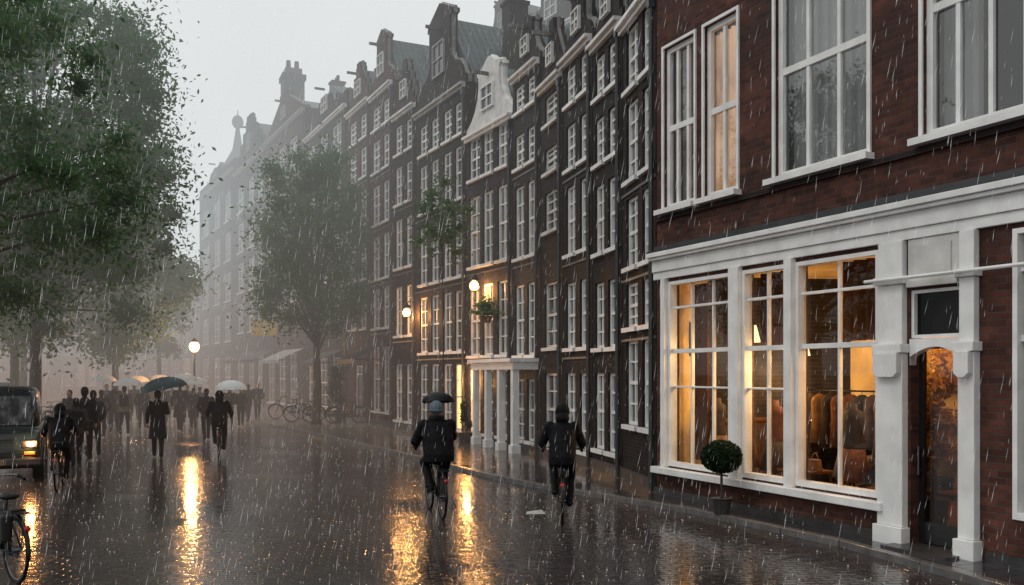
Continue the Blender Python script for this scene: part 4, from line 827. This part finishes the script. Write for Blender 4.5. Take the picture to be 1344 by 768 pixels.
MB().quad((-.68,.975,1.1),(.68,.975,1.1),(.64,.50,1.70),(-.64,.50,1.70)).build('windscreen',g_grey,car,fix=False)
MB().path([(-.3,.99,1.12),(-.05,.8,1.33)],.008,6).path([(.25,.99,1.12),(.5,.8,1.33)],.008,6).build('wiper',blackp,car)
dm=simple('dull_metal',(.08,.08,.085),.3,metal=1)
for s in(-1,1):
    MB().quad((s*.825,.6,1.12),(s*.825,-.35,1.12),(s*.768,-.35,1.66),(s*.768,.36,1.66)).build('side_window',g_dark,car,fix=False); MB().quad((s*.825,-.45,1.12),(s*.825,-1.5,1.12),(s*.768,-1.4,1.66),(s*.768,-.45,1.66)).build('side_window',g_dark,car,fix=False)
    h=MB().box(s*.70-.16,s*.70+.16,2.2,2.285,.68,.86).build('headlight',dm,car,bevel=.03); MB().ell((s*.72,2.29,.77),.085,.02,.06).build('lens',headglow,h,smooth=True)
    MB().box(s*.70-.1,s*.70+.1,2.262,2.29,.56,.62).build('indicator',simple('amber_plastic',(.5,.15,.02),.3),car,bevel=.01)
    MB().path([(s*.82,.75,1.15),(s*.95,.78,1.2)],.012,6).ell((s*.98,.78,1.22),.04,.03,.07).build('mirror',blackp,car)
    for y in(1.45,-1.4):
        w_=MB().path([(s*.93+0,y,.34),(s*.93-s*.2,y,.34)],.34,24).build('wheel',rubber,car); MB().path([(s*.94,y,.34),(s*.925,y,.34)],[.18,.2],20).build('hubcap',dm,w_)
m=MB(); m.box(-.42,.42,2.275,2.30,.62,.65).box(-.42,.42,2.275,2.30,.88,.91); [m.box(-.42,.42,2.275,2.295,z,z+.015) for z in (.69,.74,.79,.84)]; m.build('grille',dm,car)
MB().box(-.92,.92,2.28,2.38,.34,.5).build('bumper',blackp,car,bevel=.03); MB().box(-.26,.26,2.385,2.395,.37,.47).build('number_plate',simple('plate_dull',(.12,.10,.05),.4),car); MB().box(-.22,.22,.0,.15,1.90,2.0).build('roof_light',offw,car,bevel=.03)
MR=Matrix.Rotation(car.rotation_euler.z,3,'Z')
for s in(-1,1): point('headlamp_light',tuple(MR@V((s*.72,2.46,.80))+V(car.location)),42,(1,.42,.12),.08)
tag(MB().quad((0,0,0),(.32,.05,0),(.25,.3,.03),(.02,.22,.01)).build('paper_sheet',simple('wet_paper',(.5,.5,.48),.4),fix=False),'wet white paper lying on the road by the hooded cyclist','paper').location=(PX(690,14.3),14.2,.008)
# ------------------------------------------------------------------ rain
n=16000; Yr=3.4+32*rng.random(n)**1.15; Xr=(rng.random(n)-.5)*1.5*Yr; Zr=np.abs(rng.random(n)*.95*Yr+CH-.32*Yr)+.05
L=.035+.08*rng.random(n); wd=(.0006+.0006*rng.random(n))*(.6+Yr/13)
sx=.16+.05*rng.normal(size=n)
p0=np.stack([Xr,Yr,Zr],1); p1=p0+np.stack([sx*L,0*L,L],1); e=np.zeros((n,3)); e[:,0]=wd; e2=np.zeros((n,3)); e2[:,1]=wd
mid=(p0*.65+p1*.35)
vv=np.stack([p0,mid+e,p1,mid-e, p0,mid+e2,p1,mid-e2],1).reshape(-1,3)
me=bpy.data.meshes.new('rain'); me.vertices.add(8*n); me.vertices.foreach_set('co',vv.ravel()); me.loops.add(8*n); me.loops.foreach_set('vertex_index',np.arange(8*n)); me.polygons.add(2*n); me.polygons.foreach_set('loop_start',np.arange(2*n)*4); me.polygons.foreach_set('loop_total',np.full(2*n,4)); me.update(calc_edges=True)
rm=Mat('raindrop'); d_=rm.n('BsdfTranslucent'); d_.inputs[0].default_value=(.8,.82,.83,1); d2=rm.n('BsdfDiffuse'); d2.inputs[0].default_value=(.8,.82,.83,1); ad=rm.n('AddShader'); rm.l(d_.outputs[0],ad.inputs[0]); rm.l(d2.outputs[0],ad.inputs[1]); tr=rm.n('BsdfTransparent'); mxs=rm.n('MixShader'); mxs.inputs[0].default_value=.5; rm.l(tr.outputs[0],mxs.inputs[1]); rm.l(ad.outputs[0],mxs.inputs[2])
me.materials.append(rm.end(mxs.outputs[0],haze=False)); ro=bpy.data.objects.new('rain',me); C.objects.link(ro); tag(ro,'falling raindrops across the whole street','rain',kind='stuff')
n=2800; Ys=6+22*rng.random(n)**1.1; Xs=(rng.random(n)-.55)*1.15*Ys; m=MB()
for x,y in zip(Xs,Ys):
    h=random.uniform(.008,.022); w_=random.uniform(.002,.006)*(.6+y/20)
    for k in range(2): a=random.uniform(0,PI); dx,dy=w_*math.cos(a),w_*math.sin(a); m.v+=[(x-dx,y-dy,.005),(x+dx,y+dy,.005),(x+dx*1.8,y,h),(x-dx*1.2,y,h*.8)]; q=len(m.v)-4; m.f.append((q,q+1,q+2,q+3))
so_=m.build('rain_splashes',me.materials[0],fix=False); tag(so_,'small splashes of raindrops on the wet paving','rain',kind='stuff')
